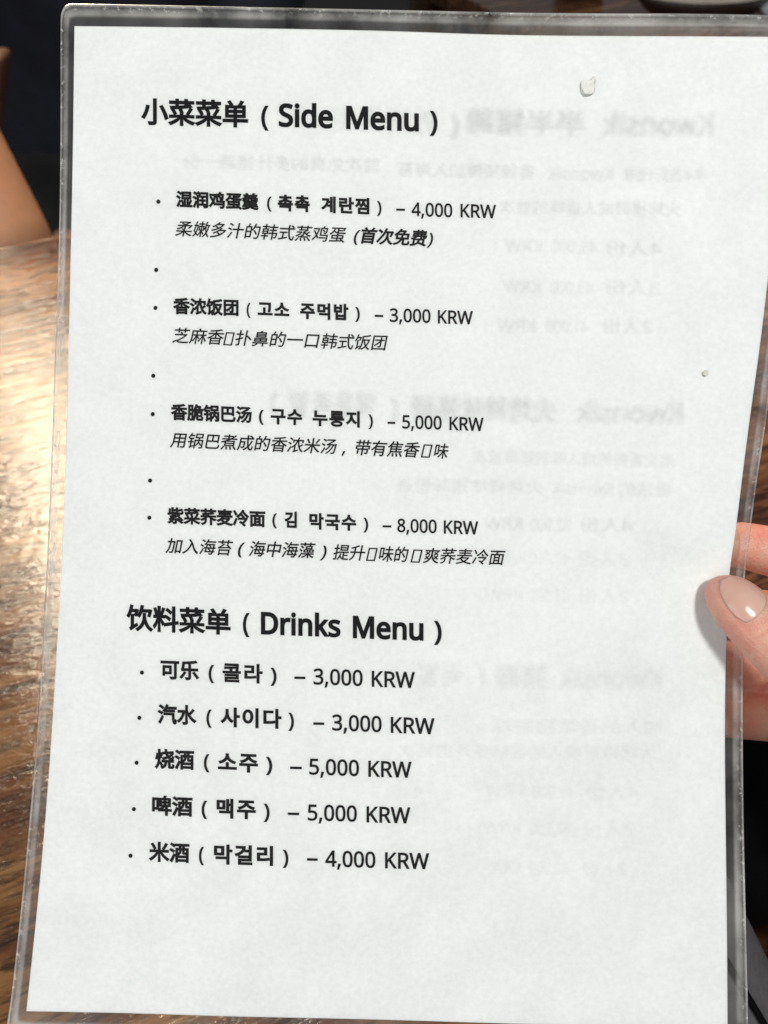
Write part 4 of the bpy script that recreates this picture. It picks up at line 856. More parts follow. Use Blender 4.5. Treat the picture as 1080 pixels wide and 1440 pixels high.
'爽': (1000, [(463, 837, 463, 710, 59, 710, 59, 642, 462, 642, 457, 521, 446, 412, 424, 313, 388, 226, 335, 150, 262, 84, 165, 30, 41, -14, 67, -46, 88, -81, 204, -39, 298, 12, 372, 72, 430, 141, 473, 219, 503, 305, 541, 210, 589, 128, 649, 58, 721, 0, 808, -46, 911, -81, 933, -45, 959, -13, 855, 19, 767, 64, 696, 122, 638, 193, 592, 276, 557, 372, 532, 481, 538, 559, 540, 642, 944, 642, 944, 710, 541, 710, 542, 837), (114, 566, 199, 513, 143, 471, 86, 434, 113, 413, 137, 390, 193, 430, 250, 478, 296, 441, 332, 406, 376, 451, 340, 483, 294, 518, 374, 604, 314, 626, 282, 589, 245, 553, 156, 606), (620, 561, 703, 508, 651, 467, 598, 431, 626, 410, 650, 388, 701, 427, 753, 471, 799, 433, 835, 398, 880, 442, 843, 476, 796, 513, 837, 557, 874, 602, 815, 624, 783, 586, 747, 548, 662, 601), (110, 321, 186, 264, 134, 222, 81, 186, 109, 163, 134, 139, 184, 178, 235, 222, 270, 189, 297, 158, 343, 200, 314, 231, 278, 264, 323, 314, 363, 365, 300, 388, 267, 346, 229, 305, 155, 357), (639, 328, 721, 270, 678, 235, 635, 204, 664, 184, 690, 162, 771, 231, 821, 187, 859, 147, 906, 189, 866, 230, 814, 274, 856, 321, 894, 369, 831, 391, 800, 351, 764, 311, 683, 365)]),
'饮': (1000, [(557, 839, 536, 732, 507, 632, 470, 542, 424, 467, 488, 424, 539, 513, 581, 620, 861, 620, 842, 538, 821, 467, 884, 447, 919, 554, 948, 677, 897, 691, 883, 689, 601, 689, 618, 757, 631, 828), (641, 544, 641, 485, 639, 419, 632, 347, 614, 270, 583, 191, 534, 113, 465, 37, 370, -34, 399, -58, 424, -86, 507, -24, 573, 42, 624, 110, 660, 180, 685, 250, 717, 162, 756, 84, 804, 17, 862, -39, 930, -83, 952, -51, 978, -21, 909, 20, 851, 75, 803, 143, 765, 221, 734, 309, 712, 405, 714, 484, 714, 544), (156, 838, 125, 691, 81, 558, 23, 449, 53, 427, 80, 403, 132, 500, 175, 614, 353, 614, 328, 542, 301, 482, 361, 461, 404, 558, 443, 671, 393, 687, 380, 683, 195, 683, 226, 824), (166, -67, 218, -24, 407, 100, 388, 163, 253, 79, 253, 494, 182, 494, 182, 87, 172, 46, 149, 15, 126, -4, 149, -34)]),
'料': (1000, [(54, 762, 89, 647, 108, 540, 168, 555, 147, 662, 109, 777), (377, 780, 347, 664, 311, 553, 360, 537, 402, 643, 443, 763), (516, 717, 605, 654, 674, 589, 714, 646, 643, 709, 554, 769), (465, 465, 558, 407, 632, 345, 669, 405, 594, 464, 500, 518), (47, 504, 47, 434, 188, 434, 144, 319, 89, 209, 31, 121, 52, 86, 70, 48, 119, 128, 166, 226, 208, 333, 208, -79, 278, -79, 278, 334, 336, 241, 379, 162, 429, 221, 356, 321, 278, 420, 278, 434, 442, 434, 442, 504, 278, 504, 278, 837, 208, 837, 208, 504), (440, 203, 453, 134, 765, 191, 765, -79, 837, -79, 837, 204, 966, 227, 954, 296, 837, 275, 837, 840, 765, 840, 765, 262)]),
'可': (1000, [(56, 769, 56, 694, 747, 694, 747, 29, 744, 12, 735, 3, 718, 0, 646, 0, 532, 3, 550, -38, 563, -78, 690, -76, 772, -65, 803, -47, 820, -17, 825, 28, 825, 694, 948, 694, 948, 769), (231, 475, 494, 475, 494, 245, 231, 245), (158, 547, 158, 93, 231, 93, 231, 173, 568, 173, 568, 547)]),
'乐': (1000, [(236, 278, 179, 188, 110, 104, 38, 32, 100, -17, 172, 63, 245, 156, 309, 254), (692, 247, 804, 112, 891, -14, 960, 22, 870, 145, 757, 277), (129, 351, 167, 361, 247, 364, 482, 364, 482, 18, 476, 1, 458, -4, 318, -3, 334, -41, 345, -78, 450, -76, 515, -64, 540, -48, 554, -22, 558, 18, 558, 364, 924, 364, 925, 440, 558, 440, 558, 641, 482, 641, 482, 440, 201, 440, 227, 564, 245, 698, 469, 708, 689, 729, 875, 763, 832, 829, 643, 796, 409, 775, 171, 764, 155, 594, 135, 486, 121, 442, 104, 422)]),
'콜': (1000, [(147, 800, 147, 734, 684, 734, 683, 660, 125, 643, 136, 576, 679, 602, 663, 492, 746, 487, 764, 632, 766, 743, 766, 800), (382, 542, 382, 434, 51, 434, 51, 368, 866, 368, 866, 434, 465, 434, 465, 542), (151, -64, 789, -64, 789, 1, 232, 1, 232, 85, 762, 85, 762, 292, 149, 292, 149, 228, 681, 228, 681, 146, 151, 146)]),
'라': (1000, [(663, 827, 663, -79, 745, -79, 745, 398, 893, 398, 893, 468, 745, 468, 745, 827), (85, 743, 85, 675, 411, 675, 411, 486, 87, 486, 87, 139, 159, 139, 316, 142, 455, 152, 592, 172, 584, 240, 453, 221, 319, 211, 169, 209, 169, 418, 493, 418, 493, 743)]),
'汽': (1000, [(426, 576, 426, 512, 872, 512, 872, 576), (97, 766, 189, 711, 266, 655, 310, 715, 233, 768, 140, 820), (37, 491, 132, 442, 213, 392, 254, 454, 173, 502, 78, 547), (69, -10, 134, -59, 216, 91, 293, 250, 236, 298, 151, 131), (461, 840, 416, 731, 356, 632, 285, 550, 317, 528, 345, 504, 403, 573, 456, 656, 959, 656, 959, 722, 491, 722, 532, 821), (333, 429, 333, 361, 770, 361, 773, 236, 780, 128, 793, 40, 815, -26, 847, -67, 893, -82, 928, -73, 950, -44, 962, 7, 969, 82, 944, 102, 920, 126, 915, 27, 900, -12, 869, 22, 852, 115, 844, 255, 842, 429)]),
'水': (1000, [(71, 584, 71, 508, 317, 508, 282, 395, 235, 294, 178, 207, 112, 134, 39, 76, 71, 50, 100, 18, 181, 88, 255, 179, 318, 290, 370, 420, 407, 568, 358, 587, 344, 584), (817, 652, 726, 540, 623, 433, 579, 513, 542, 596, 542, 838, 462, 838, 462, 22, 457, 5, 440, 0, 314, 1, 332, -40, 343, -81, 439, -78, 500, -65, 524, -48, 538, -20, 542, 23, 542, 445, 601, 340, 669, 242, 745, 155, 829, 82, 919, 24, 945, 61, 975, 93, 887, 144, 804, 210, 728, 288, 660, 377, 774, 484, 885, 604)]),
'사': (1000, [(271, 749, 271, 587, 259, 487, 227, 392, 176, 305, 112, 234, 37, 182, 88, 115, 161, 166, 224, 235, 275, 320, 313, 415, 350, 325, 401, 246, 462, 181, 532, 133, 583, 199, 510, 249, 447, 317, 397, 400, 365, 491, 353, 587, 353, 749), (662, 827, 662, -78, 745, -78, 745, 390, 893, 390, 893, 461, 745, 461, 745, 827)]),
'이': (1000, [(707, 827, 707, -79, 790, -79, 790, 827), (313, 757, 249, 747, 194, 718, 148, 672, 113, 609, 91, 532, 83, 442, 91, 352, 113, 274, 148, 212, 194, 165, 249, 136, 313, 126, 376, 136, 431, 165, 477, 212, 512, 274, 534, 352, 542, 442, 534, 532, 512, 609, 477, 672, 431, 718, 376, 747), (313, 683, 362, 672, 403, 640, 435, 590, 455, 523, 462, 442, 455, 360, 435, 293, 403, 243, 362, 211, 313, 200, 263, 211, 222, 243, 190, 293, 170, 360, 163, 442, 170, 523, 190, 590, 222, 640, 263, 672)]),
'다': (1000, [(662, 827, 662, -79, 745, -79, 745, 401, 893, 401, 893, 470, 745, 470, 745, 827), (89, 739, 89, 147, 160, 147, 315, 149, 453, 158, 588, 177, 578, 248, 385, 224, 171, 217, 171, 671, 508, 671, 508, 739)]),
'烧': (1000, [(330, 668, 304, 561, 271, 460, 313, 439, 351, 536, 389, 643), (105, 637, 95, 551, 77, 466, 51, 395, 106, 370, 134, 449, 153, 540, 161, 629), (190, 833, 190, 495, 188, 404, 181, 313, 165, 223, 138, 137, 97, 55, 38, -21, 64, -45, 87, -70, 152, 12, 197, 101, 227, 195, 287, 114, 334, 45, 385, 98, 317, 183, 242, 271, 253, 383, 255, 495, 255, 833), (847, 649, 803, 603, 750, 562, 688, 526, 655, 584, 628, 650, 928, 681, 918, 744, 610, 713, 598, 773, 592, 835, 523, 835, 530, 769, 541, 706, 398, 692, 408, 628, 558, 643, 588, 565, 625, 496, 511, 455, 391, 425, 416, 395, 437, 365, 552, 400, 664, 444, 706, 402, 752, 370, 799, 350, 849, 343, 889, 349, 917, 371, 935, 413, 947, 480, 919, 492, 893, 510, 886, 451, 874, 420, 853, 410, 811, 417, 768, 439, 728, 475, 799, 518, 861, 568, 913, 623), (373, 305, 373, 240, 525, 240, 517, 177, 502, 124, 478, 78, 443, 39, 394, 7, 328, -18, 354, -48, 373, -81, 447, -49, 503, -9, 544, 39, 572, 97, 589, 163, 599, 240, 696, 240, 696, 24, 700, -19, 714, -46, 741, -61, 785, -65, 879, -65, 915, -59, 940, -37, 954, 6, 962, 73, 929, 84, 899, 99, 896, 33, 887, 3, 871, -4, 796, -4, 779, -2, 771, 6, 769, 24, 769, 240, 940, 240, 940, 305)]),
'酒': (1000, [(71, 769, 158, 715, 232, 663, 277, 724, 201, 772, 113, 823), (34, 500, 126, 449, 204, 400, 246, 462, 167, 508, 76, 555), (53, -21, 120, -65, 201, 93, 277, 262, 218, 305, 134, 129), (327, 581, 327, -79, 396, -79, 396, -31, 846, -31, 846, -76, 918, -76, 918, 581, 729, 581, 729, 716, 955, 716, 955, 785, 291, 785, 291, 716, 498, 716, 498, 581), (565, 716, 661, 716, 661, 581, 565, 581), (396, 150, 846, 150, 846, 35, 396, 35), (396, 215, 396, 301, 431, 266, 487, 303, 526, 345, 551, 390, 563, 435, 567, 479, 567, 514, 659, 514, 659, 391, 663, 352, 675, 327, 700, 315, 739, 311, 846, 311, 846, 215), (396, 313, 396, 514, 507, 514, 507, 480, 502, 438, 485, 395, 451, 353), (719, 514, 846, 514, 846, 375, 827, 372, 746, 372, 728, 373, 721, 379, 719, 392)]),
'啤': (1000, [(74, 735, 74, 111, 141, 111, 141, 197, 344, 197, 344, 735), (141, 667, 276, 667, 276, 266, 141, 266), (697, 346, 697, 191, 354, 191, 354, 123, 697, 123, 697, -80, 769, -80, 769, 123, 960, 123, 960, 191, 769, 191, 769, 346), (415, 728, 415, 350, 580, 350, 541, 310, 485, 274, 408, 243, 431, 219, 451, 192, 525, 226, 583, 264, 627, 306, 657, 350, 914, 350, 914, 728, 667, 728, 711, 830, 625, 840, 612, 785, 593, 728), (484, 511, 624, 511, 624, 506, 622, 459, 612, 411, 484, 411), (692, 511, 842, 511, 842, 411, 681, 411, 690, 459, 692, 506), (484, 666, 624, 666, 624, 569, 484, 569), (692, 666, 842, 666, 842, 569, 692, 569)]),
'맥': (1000, [(206, 238, 206, 170, 730, 170, 730, -78, 812, -78, 812, 238), (90, 749, 90, 356, 439, 356, 439, 749), (361, 684, 361, 421, 168, 421, 168, 684), (539, 809, 539, 294, 617, 294, 617, 526, 733, 526, 733, 288, 812, 288, 812, 826, 733, 826, 733, 594, 617, 594, 617, 809)]),
'걸': (1000, [(515, 610, 515, 542, 711, 542, 711, 364, 794, 364, 794, 827, 711, 827, 711, 610), (111, 783, 111, 715, 419, 715, 402, 646, 368, 584, 316, 529, 247, 481, 163, 442, 64, 411, 93, 344, 198, 377, 289, 421, 365, 474, 426, 537, 471, 609, 499, 691, 508, 783), (214, -69, 824, -69, 824, -2, 296, -2, 296, 102, 794, 102, 794, 324, 212, 324, 212, 257, 711, 257, 711, 165, 214, 165)]),
'리': (1000, [(709, 827, 709, -79, 791, -79, 791, 827), (100, 743, 100, 675, 434, 675, 434, 487, 102, 487, 102, 140, 177, 140, 328, 143, 476, 152, 632, 173, 624, 241, 401, 216, 186, 209, 186, 420, 518, 420, 518, 743)]),
'半': (1000, [(147, 787, 215, 670, 262, 561, 334, 592, 285, 700, 215, 814), (779, 817, 722, 698, 656, 587, 722, 561, 790, 668, 858, 789), (458, 841, 458, 516, 118, 516, 118, 442, 458, 442, 458, 281, 53, 281, 53, 206, 458, 206, 458, -78, 536, -78, 536, 206, 948, 206, 948, 281, 536, 281, 536, 442, 890, 442, 890, 516, 536, 516, 536, 841)]),
'猪': (1000, [(290, 825, 258, 774, 219, 722, 175, 778, 121, 833, 68, 793, 126, 731, 170, 668, 100, 601, 29, 549, 54, 516, 74, 481, 139, 535, 204, 600, 225, 535, 238, 468, 181, 375, 109, 291, 32, 228, 57, 196, 78, 163, 166, 248, 247, 354, 248, 306, 244, 182, 233, 80, 214, 20, 201, 8, 182, 3, 138, 2, 77, 4, 93, -32, 99, -70, 160, -71, 214, -65, 246, -54, 270, -32, 300, 41, 315, 148, 320, 276, 346, 248, 368, 219, 426, 252, 482, 287, 482, -79, 553, -79, 553, -40, 822, -40, 822, -79, 895, -79, 895, 372, 598, 372, 655, 421, 710, 472, 959, 472, 959, 539, 774, 539, 866, 654, 945, 778, 878, 804, 841, 742, 800, 682, 800, 727, 641, 727, 641, 840, 568, 840, 568, 727, 393, 727, 393, 661, 568, 661, 568, 539, 347, 539, 347, 472, 608, 472, 517, 399, 421, 335, 320, 280, 320, 305, 318, 397, 309, 486, 289, 573, 256, 658, 306, 724, 346, 788), (641, 661, 785, 661, 734, 598, 679, 539, 641, 539), (553, 138, 822, 138, 822, 23, 553, 23), (553, 199, 553, 308, 822, 308, 822, 199)]),
'蹄': (1000, [(152, 732, 307, 732, 307, 556, 152, 556), (35, 42, 53, -29, 404, 70, 395, 136, 286, 107, 286, 285, 390, 285, 390, 351, 286, 351, 286, 491, 377, 491, 377, 797, 87, 797, 87, 491, 219, 491, 219, 89, 147, 70, 147, 396, 84, 396, 84, 54), (616, 827, 631, 788, 643, 748, 427, 748, 427, 685, 940, 685, 940, 748, 721, 748, 706, 796, 686, 844), (459, 356, 459, 27, 524, 27, 524, 292, 642, 292, 642, -80, 711, -80, 711, 292, 837, 292, 837, 97, 834, 88, 824, 85, 745, 85, 757, 53, 765, 21, 831, 23, 875, 33, 892, 47, 901, 68, 903, 97, 903, 356, 711, 356, 711, 448, 642, 448, 642, 356), (414, 539, 414, 372, 480, 372, 480, 478, 883, 478, 883, 372, 952, 372, 952, 539, 798, 539, 825, 601, 851, 665, 783, 684, 761, 612, 732, 539, 555, 539, 613, 555, 597, 616, 571, 682, 512, 668, 536, 601, 551, 539)]),
'반': (1000, [(87, 761, 87, 314, 506, 314, 506, 761, 424, 761, 424, 610, 169, 610, 169, 761), (169, 545, 424, 545, 424, 381, 169, 381), (669, 826, 669, 162, 752, 162, 752, 484, 885, 484, 885, 553, 752, 553, 752, 826), (189, 226, 189, -58, 792, -58, 792, 10, 271, 10, 271, 226)]),
'족': (1000, [(141, 216, 141, 149, 683, 149, 683, -78, 766, -78, 766, 216), (125, 790, 125, 723, 405, 723, 387, 665, 340, 615, 272, 573, 189, 542, 96, 524, 126, 458, 213, 475, 293, 503, 363, 541, 419, 588, 458, 644, 498, 588, 554, 541, 624, 503, 704, 475, 791, 458, 822, 524, 729, 542, 645, 573, 577, 615, 530, 665, 512, 723, 793, 723, 793, 790), (417, 509, 417, 373, 50, 373, 50, 305, 869, 305, 869, 373, 499, 373, 499, 509)]),
'발': (1000, [(87, 789, 87, 395, 506, 395, 506, 789, 424, 789, 424, 660, 169, 660, 169, 789), (169, 595, 424, 595, 424, 462, 169, 462), (669, 827, 669, 360, 752, 360, 752, 564, 885, 564, 885, 632, 752, 632, 752, 827), (180, -68, 784, -68, 784, -1, 261, -1, 261, 97, 752, 97, 752, 317, 178, 317, 178, 251, 670, 251, 670, 159, 180, 159)]),
'火': (1000, [(211, 638, 182, 538, 139, 440, 83, 357, 155, 321, 211, 408, 253, 511, 284, 616), (833, 638, 771, 491, 698, 353, 761, 324, 839, 457, 913, 607), (523, 451, 520, 450, 537, 637, 541, 829, 459, 829, 458, 697, 453, 569, 439, 445, 410, 329, 363, 222, 290, 127, 188, 46, 51, -20, 80, -49, 102, -81, 207, -33, 293, 24, 363, 89, 419, 160, 461, 238, 492, 321, 534, 226, 586, 143, 650, 71, 724, 10, 811, -38, 912, -74, 935, -39, 962, -6, 864, 25, 778, 68, 705, 123, 644, 189, 593, 266, 553, 354)]),
'烤': (1000, [(82, 635, 68, 507, 39, 391, 94, 369, 123, 495, 136, 628), (343, 665, 311, 556, 272, 453, 315, 433, 359, 531, 402, 641), (190, 835, 190, 495, 188, 403, 181, 311, 165, 221, 138, 133, 97, 50, 38, -27, 65, -51, 88, -78, 155, 7, 201, 98, 231, 195, 293, 111, 342, 36, 394, 91, 323, 181, 246, 275, 256, 384, 258, 495, 258, 835), (876, 795, 840, 730, 800, 668, 800, 722, 650, 722, 650, 840, 577, 840, 577, 722, 422, 722, 422, 657, 577, 657, 577, 543, 383, 543, 383, 474, 628, 474, 531, 396, 425, 328, 312, 271, 337, 242, 359, 212, 447, 259, 531, 312, 507, 226, 483, 150, 824, 150, 812, 69, 797, 18, 780, -7, 763, -14, 736, -15, 670, -14, 571, -8, 588, -41, 595, -75, 691, -78, 760, -77, 804, -71, 837, -52, 862, -12, 882, 63, 898, 182, 901, 213, 574, 213, 605, 328, 934, 328, 934, 390, 634, 390, 681, 431, 725, 474, 959, 474, 959, 543, 788, 543, 871, 652, 941, 771), (650, 657, 792, 657, 747, 599, 699, 543, 650, 543)]),
'辣': (1000, [(94, 617, 134, 530, 162, 449, 221, 475, 191, 554, 150, 639), (470, 560, 470, 290, 630, 290, 578, 209, 514, 134, 442, 69, 367, 20, 394, -7, 418, -36, 504, 29, 585, 112, 656, 208, 656, -81, 729, -81, 729, 222, 790, 126, 858, 40, 927, -27, 951, 3, 978, 30, 898, 99, 821, 190, 757, 290, 925, 290, 925, 560, 729, 560, 729, 656, 951, 656, 951, 723, 729, 723, 729, 841, 656, 841, 656, 723, 450, 723, 450, 656, 656, 656, 656, 560), (537, 500, 656, 500, 656, 349, 537, 349), (729, 500, 855, 500, 855, 349, 729, 349), (181, 820, 218, 765, 248, 710, 57, 710, 57, 646, 432, 646, 432, 710, 274, 710, 315, 731, 283, 787, 241, 846), (68, 265, 68, 201, 210, 201, 204, 153, 190, 103, 167, 54, 131, 9, 79, -31, 106, -55, 127, -82, 187, -33, 229, 23, 257, 82, 274, 142, 281, 201, 423, 201, 423, 265, 283, 265, 283, 375, 442, 375, 442, 438, 329, 438, 372, 525, 413, 617, 343, 634, 309, 535, 265, 438, 44, 438, 44, 375, 211, 375, 211, 265)]),
'불': (1000, [(158, 813, 158, 514, 760, 514, 760, 813, 678, 813, 678, 728, 240, 728, 240, 813), (240, 665, 678, 665, 678, 579, 240, 579), (151, -68, 789, -68, 789, -3, 232, -3, 232, 84, 762, 84, 762, 286, 499, 286, 499, 373, 867, 373, 867, 441, 50, 441, 50, 373, 416, 373, 416, 286, 149, 286, 149, 223, 681, 223, 681, 144, 151, 144)]),
'매': (1000, [(82, 722, 82, 165, 427, 165, 427, 722), (349, 656, 349, 231, 160, 231, 160, 656), (538, 808, 538, -32, 617, -32, 617, 400, 739, 400, 739, -78, 819, -78, 819, 827, 739, 827, 739, 469, 617, 469, 617, 808)]),
'운': (1000, [(458, 804, 368, 798, 291, 782, 228, 755, 181, 719, 151, 674, 141, 622, 151, 570, 181, 525, 228, 490, 291, 463, 368, 447, 458, 441, 548, 447, 626, 463, 689, 490, 735, 525, 765, 570, 775, 622, 765, 674, 735, 719, 689, 755, 626, 782, 548, 798), (458, 737, 535, 732, 598, 717, 646, 693, 676, 661, 687, 622, 676, 583, 646, 552, 598, 529, 535, 514, 458, 509, 382, 514, 318, 529, 270, 552, 240, 583, 229, 622, 240, 661, 270, 693, 318, 717, 382, 732), (49, 368, 49, 300, 424, 300, 424, 117, 508, 117, 508, 300, 869, 300, 869, 368), (154, 206, 154, -58, 778, -58, 778, 11, 237, 11, 237, 206)]),
'人': (1000, [(457, 837, 455, 765, 450, 668, 435, 555, 405, 431, 356, 305, 283, 184, 180, 74, 43, -17, 77, -45, 104, -76, 215, -3, 306, 82, 377, 176, 432, 276, 473, 378, 502, 480, 527, 397, 560, 309, 604, 221, 659, 136, 728, 56, 811, -14, 910, -72, 934, -39, 965, -9, 845, 62, 750, 150, 677, 250, 622, 355, 584, 457, 558, 552, 542, 631, 534, 689, 541, 837)]),
'份': (1000, [(754, 820, 686, 807, 716, 698, 752, 605, 797, 523, 853, 451, 920, 386, 943, 421, 972, 449, 896, 520, 836, 602, 790, 700), (259, 836, 198, 687, 121, 550, 33, 437, 57, 400, 77, 363, 120, 416, 161, 474, 161, -80, 236, -80, 236, 600, 287, 706, 330, 815), (503, 814, 466, 702, 417, 602, 355, 514, 282, 443, 308, 411, 330, 377, 364, 408, 395, 442, 395, 378, 523, 378, 505, 268, 476, 173, 434, 93, 377, 26, 302, -26, 330, -53, 354, -81, 422, -31, 478, 29, 522, 99, 556, 181, 581, 273, 597, 378, 776, 378, 763, 175, 747, 58, 728, 7, 713, -4, 693, -7, 588, -2, 602, -36, 609, -72, 675, -74, 726, -72, 762, -63, 792, -39, 818, 26, 836, 168, 851, 414, 852, 448, 400, 448, 473, 550, 532, 667, 577, 798)]),
'S': (549, [(502, 191, 494, 132, 471, 82, 433, 43, 382, 14, 320, -4, 247, -10, 171, -6, 104, 5, 51, 24, 51, 110, 91, 95, 140, 81, 195, 71, 251, 68, 300, 71, 340, 82, 371, 99, 394, 122, 408, 150, 412, 183, 408, 215, 397, 242, 377, 265, 345, 286, 302, 307, 244, 330, 201, 348, 163, 366, 132, 387, 106, 411, 86, 438, 71, 468, 63, 502, 60, 542, 67, 595, 89, 639, 124, 675, 169, 702, 225, 718, 288, 724, 345, 721, 396, 713, 443, 700, 485, 684, 457, 607, 418, 622, 376, 634, 332, 642, 286, 645, 245, 642, 211, 632, 185, 616, 166, 595, 155, 570, 151, 541, 155, 508, 166, 481, 186, 458, 215, 438, 255, 418, 307, 397, 365, 373, 413, 347, 452, 318, 479, 284, 496, 242)]),
'i': (258, [(173, 536, 173, 0, 85, 0, 85, 536), (130, 737, 149, 734, 165, 723, 177, 706, 181, 681, 177, 656, 165, 639, 149, 628, 130, 625, 110, 628, 93, 639, 82, 656, 78, 681, 82, 706, 93, 723, 110, 734)]),
'd': (615, [(275, -10, 213, -2, 159, 21, 115, 60, 82, 113, 62, 183, 55, 267, 62, 351, 82, 421, 115, 475, 160, 515, 214, 538, 276, 546, 315, 543, 349, 535, 378, 523, 403, 507, 424, 488, 442, 467, 448, 467, 444, 505, 442, 546, 442, 760, 530, 760, 530, 0, 459, 0, 446, 72, 442, 72, 424, 50, 403, 30, 378, 14, 349, 1, 314, -7), (289, 63, 340, 68, 380, 84, 408, 109, 428, 146, 439, 193, 443, 250, 443, 266, 435, 354, 410, 419, 382, 449, 341, 467, 288, 473, 245, 467, 209, 448, 181, 416, 162, 375, 150, 324, 146, 265, 150, 206, 162, 156, 181, 116, 209, 87, 245, 69)]),
'e': (564, [(292, 546, 356, 538, 410, 516, 454, 480, 486, 431, 506, 372, 513, 304, 513, 251, 146, 251, 152, 195, 168, 149, 192, 112, 226, 86, 268, 70, 317, 65, 365, 67, 407, 74, 448, 86, 489, 102, 489, 25, 448, 9, 408, -1, 364, -8, 313, -10, 241, -2, 178, 21, 126, 60, 87, 113, 63, 182, 55, 264, 62, 346, 84, 415, 120, 471, 167, 512, 225, 537), (291, 474, 252, 469, 219, 456, 191, 433, 162, 385, 148, 321, 421, 321, 417, 364, 407, 401, 389, 431, 365, 454, 332, 469)]),
'M': (907, [(412, 0, 177, 626, 173, 626, 176, 575, 179, 507, 180, 433, 180, 0, 97, 0, 97, 714, 230, 714, 450, 129, 454, 129, 678, 714, 810, 714, 810, 0, 721, 0, 721, 439, 722, 508, 725, 573, 728, 625, 724, 625, 486, 0)]),
'n': (618, [(343, 546, 402, 541, 450, 525, 488, 499, 515, 462, 532, 412, 537, 349, 537, 0, 450, 0, 450, 343, 443, 400, 421, 440, 384, 464, 330, 472, 277, 466, 236, 450, 207, 422, 188, 384, 177, 336, 173, 278, 173, 0, 85, 0, 85, 536, 156, 536, 169, 463, 174, 463, 194, 489, 218, 509, 246, 526, 277, 537, 309, 544)]),
'u': (618, [(533, 536, 533, 0, 461, 0, 448, 71, 444, 71, 424, 45, 400, 25, 372, 9, 341, -1, 308, -8, 274, -10, 215, -5, 167, 10, 128, 37, 101, 74, 84, 123, 79, 185, 79, 536, 168, 536, 168, 191, 175, 135, 197, 95, 234, 71, 287, 63, 341, 69, 381, 85, 411, 113, 430, 151, 441, 200, 445, 257, 445, 536)]),
'D': (730, [(669, 364, 664, 288, 649, 221, 624, 163, 591, 113, 548, 73, 497, 41, 438, 18, 371, 5, 296, 0, 97, 0, 97, 714, 317, 714, 386, 710, 448, 696, 504, 674, 553, 643, 593, 604, 626, 556, 650, 501, 664, 436), (574, 361, 566, 448, 542, 517, 518, 554, 488, 584, 450, 607, 384, 630, 304, 637, 187, 637, 187, 77, 284, 77, 373, 85, 445, 109, 501, 148, 542, 204, 566, 275)]),
'r': (413, [(335, 546, 367, 544, 398, 540, 387, 459, 358, 464, 329, 466, 299, 463, 270, 453, 243, 437, 220, 416, 200, 391, 185, 360, 176, 325, 173, 286, 173, 0, 85, 0, 85, 536, 157, 536, 167, 438, 171, 438, 190, 467, 212, 492, 238, 514, 267, 531, 299, 542)]),
'k': (534, [(172, 363, 171, 321, 168, 276, 172, 276, 190, 299, 214, 329, 236, 355, 407, 536, 510, 536, 293, 307, 525, 0, 419, 0, 233, 250, 172, 197, 172, 0, 85, 0, 85, 760, 172, 760)]),
's': (479, [(434, 148, 427, 100, 408, 61, 376, 30, 334, 8, 282, -5, 220, -10, 168, -8, 123, -1, 85, 10, 52, 24, 52, 104, 87, 89, 129, 74, 175, 64, 222, 61, 280, 66, 319, 82, 342, 108, 349, 140, 346, 159, 338, 176, 323, 192, 298, 208, 217, 244, 128, 284, 95, 306, 71, 332, 56, 364, 51, 404, 57, 446, 76, 481, 106, 509, 147, 530, 196, 542, 252, 546, 299, 544, 343, 536, 385, 525, 423, 510, 393, 440, 322, 464, 284, 471, 246, 474, 198, 470, 163, 456, 142, 436, 135, 409, 138, 389, 148, 371, 165, 356, 191, 341, 273, 307, 320, 288, 360, 268, 392, 246, 415, 219, 429, 187)]),
'K': (619, [(619, 0, 513, 0, 260, 341, 187, 277, 187, 0, 97, 0, 97, 714, 187, 714, 187, 362, 248, 430, 310, 498, 503, 714, 608, 714, 325, 403)]),
'R': (622, [(294, 714, 375, 708, 440, 691, 491, 663, 526, 624, 547, 573, 554, 511, 549, 459, 533, 416, 509, 382, 479, 355, 446, 335, 411, 320, 607, 0, 502, 0, 329, 295, 187, 295, 187, 0, 97, 0, 97, 714), (289, 636, 187, 636, 187, 371, 294, 371, 347, 375, 389, 386, 421, 405, 443, 432, 457, 466, 461, 507, 456, 549, 442, 582, 419, 606, 386, 623, 343, 633)]),
'W': (930, [(917, 714, 727, 0, 636, 0, 497, 468, 485, 511, 474, 553, 465, 587, 461, 609, 457, 587, 450, 553, 439, 510, 427, 465, 292, 0, 201, 0, 12, 714, 106, 714, 217, 278, 228, 232, 237, 188, 245, 147, 251, 108, 257, 149, 266, 192, 277, 238, 289, 283, 415, 714, 508, 714, 639, 280, 652, 233, 663, 188, 671, 145, 678, 108, 686, 160, 698, 218, 713, 279, 823, 714)]),
'0': (572, [(523, 358, 520, 276, 510, 203, 493, 140, 468, 87, 436, 46, 394, 15, 344, -4, 285, -10, 235, -5, 191, 10, 152, 34, 120, 68, 94, 110, 74, 160, 55, 251, 49, 358, 55, 465, 72, 556, 91, 606, 116, 648, 148, 682, 186, 706, 232, 720, 285, 725, 335, 720, 380, 706, 418, 682, 450, 648, 477, 606, 497, 556, 516, 465), (137, 358, 141, 268, 151, 195, 171, 138, 198, 97, 236, 73, 285, 65, 334, 73, 371, 97, 400, 137, 419, 194, 430, 268, 434, 358, 430, 448, 419, 520, 400, 577, 371, 617, 334, 642, 285, 650, 236, 642, 198, 617, 170, 577, 151, 520, 141, 448)]),
'1': (572, [(355, 0, 269, 0, 269, 548, 273, 622, 244, 595, 211, 567, 135, 505, 89, 564, 282, 714, 355, 714)]),
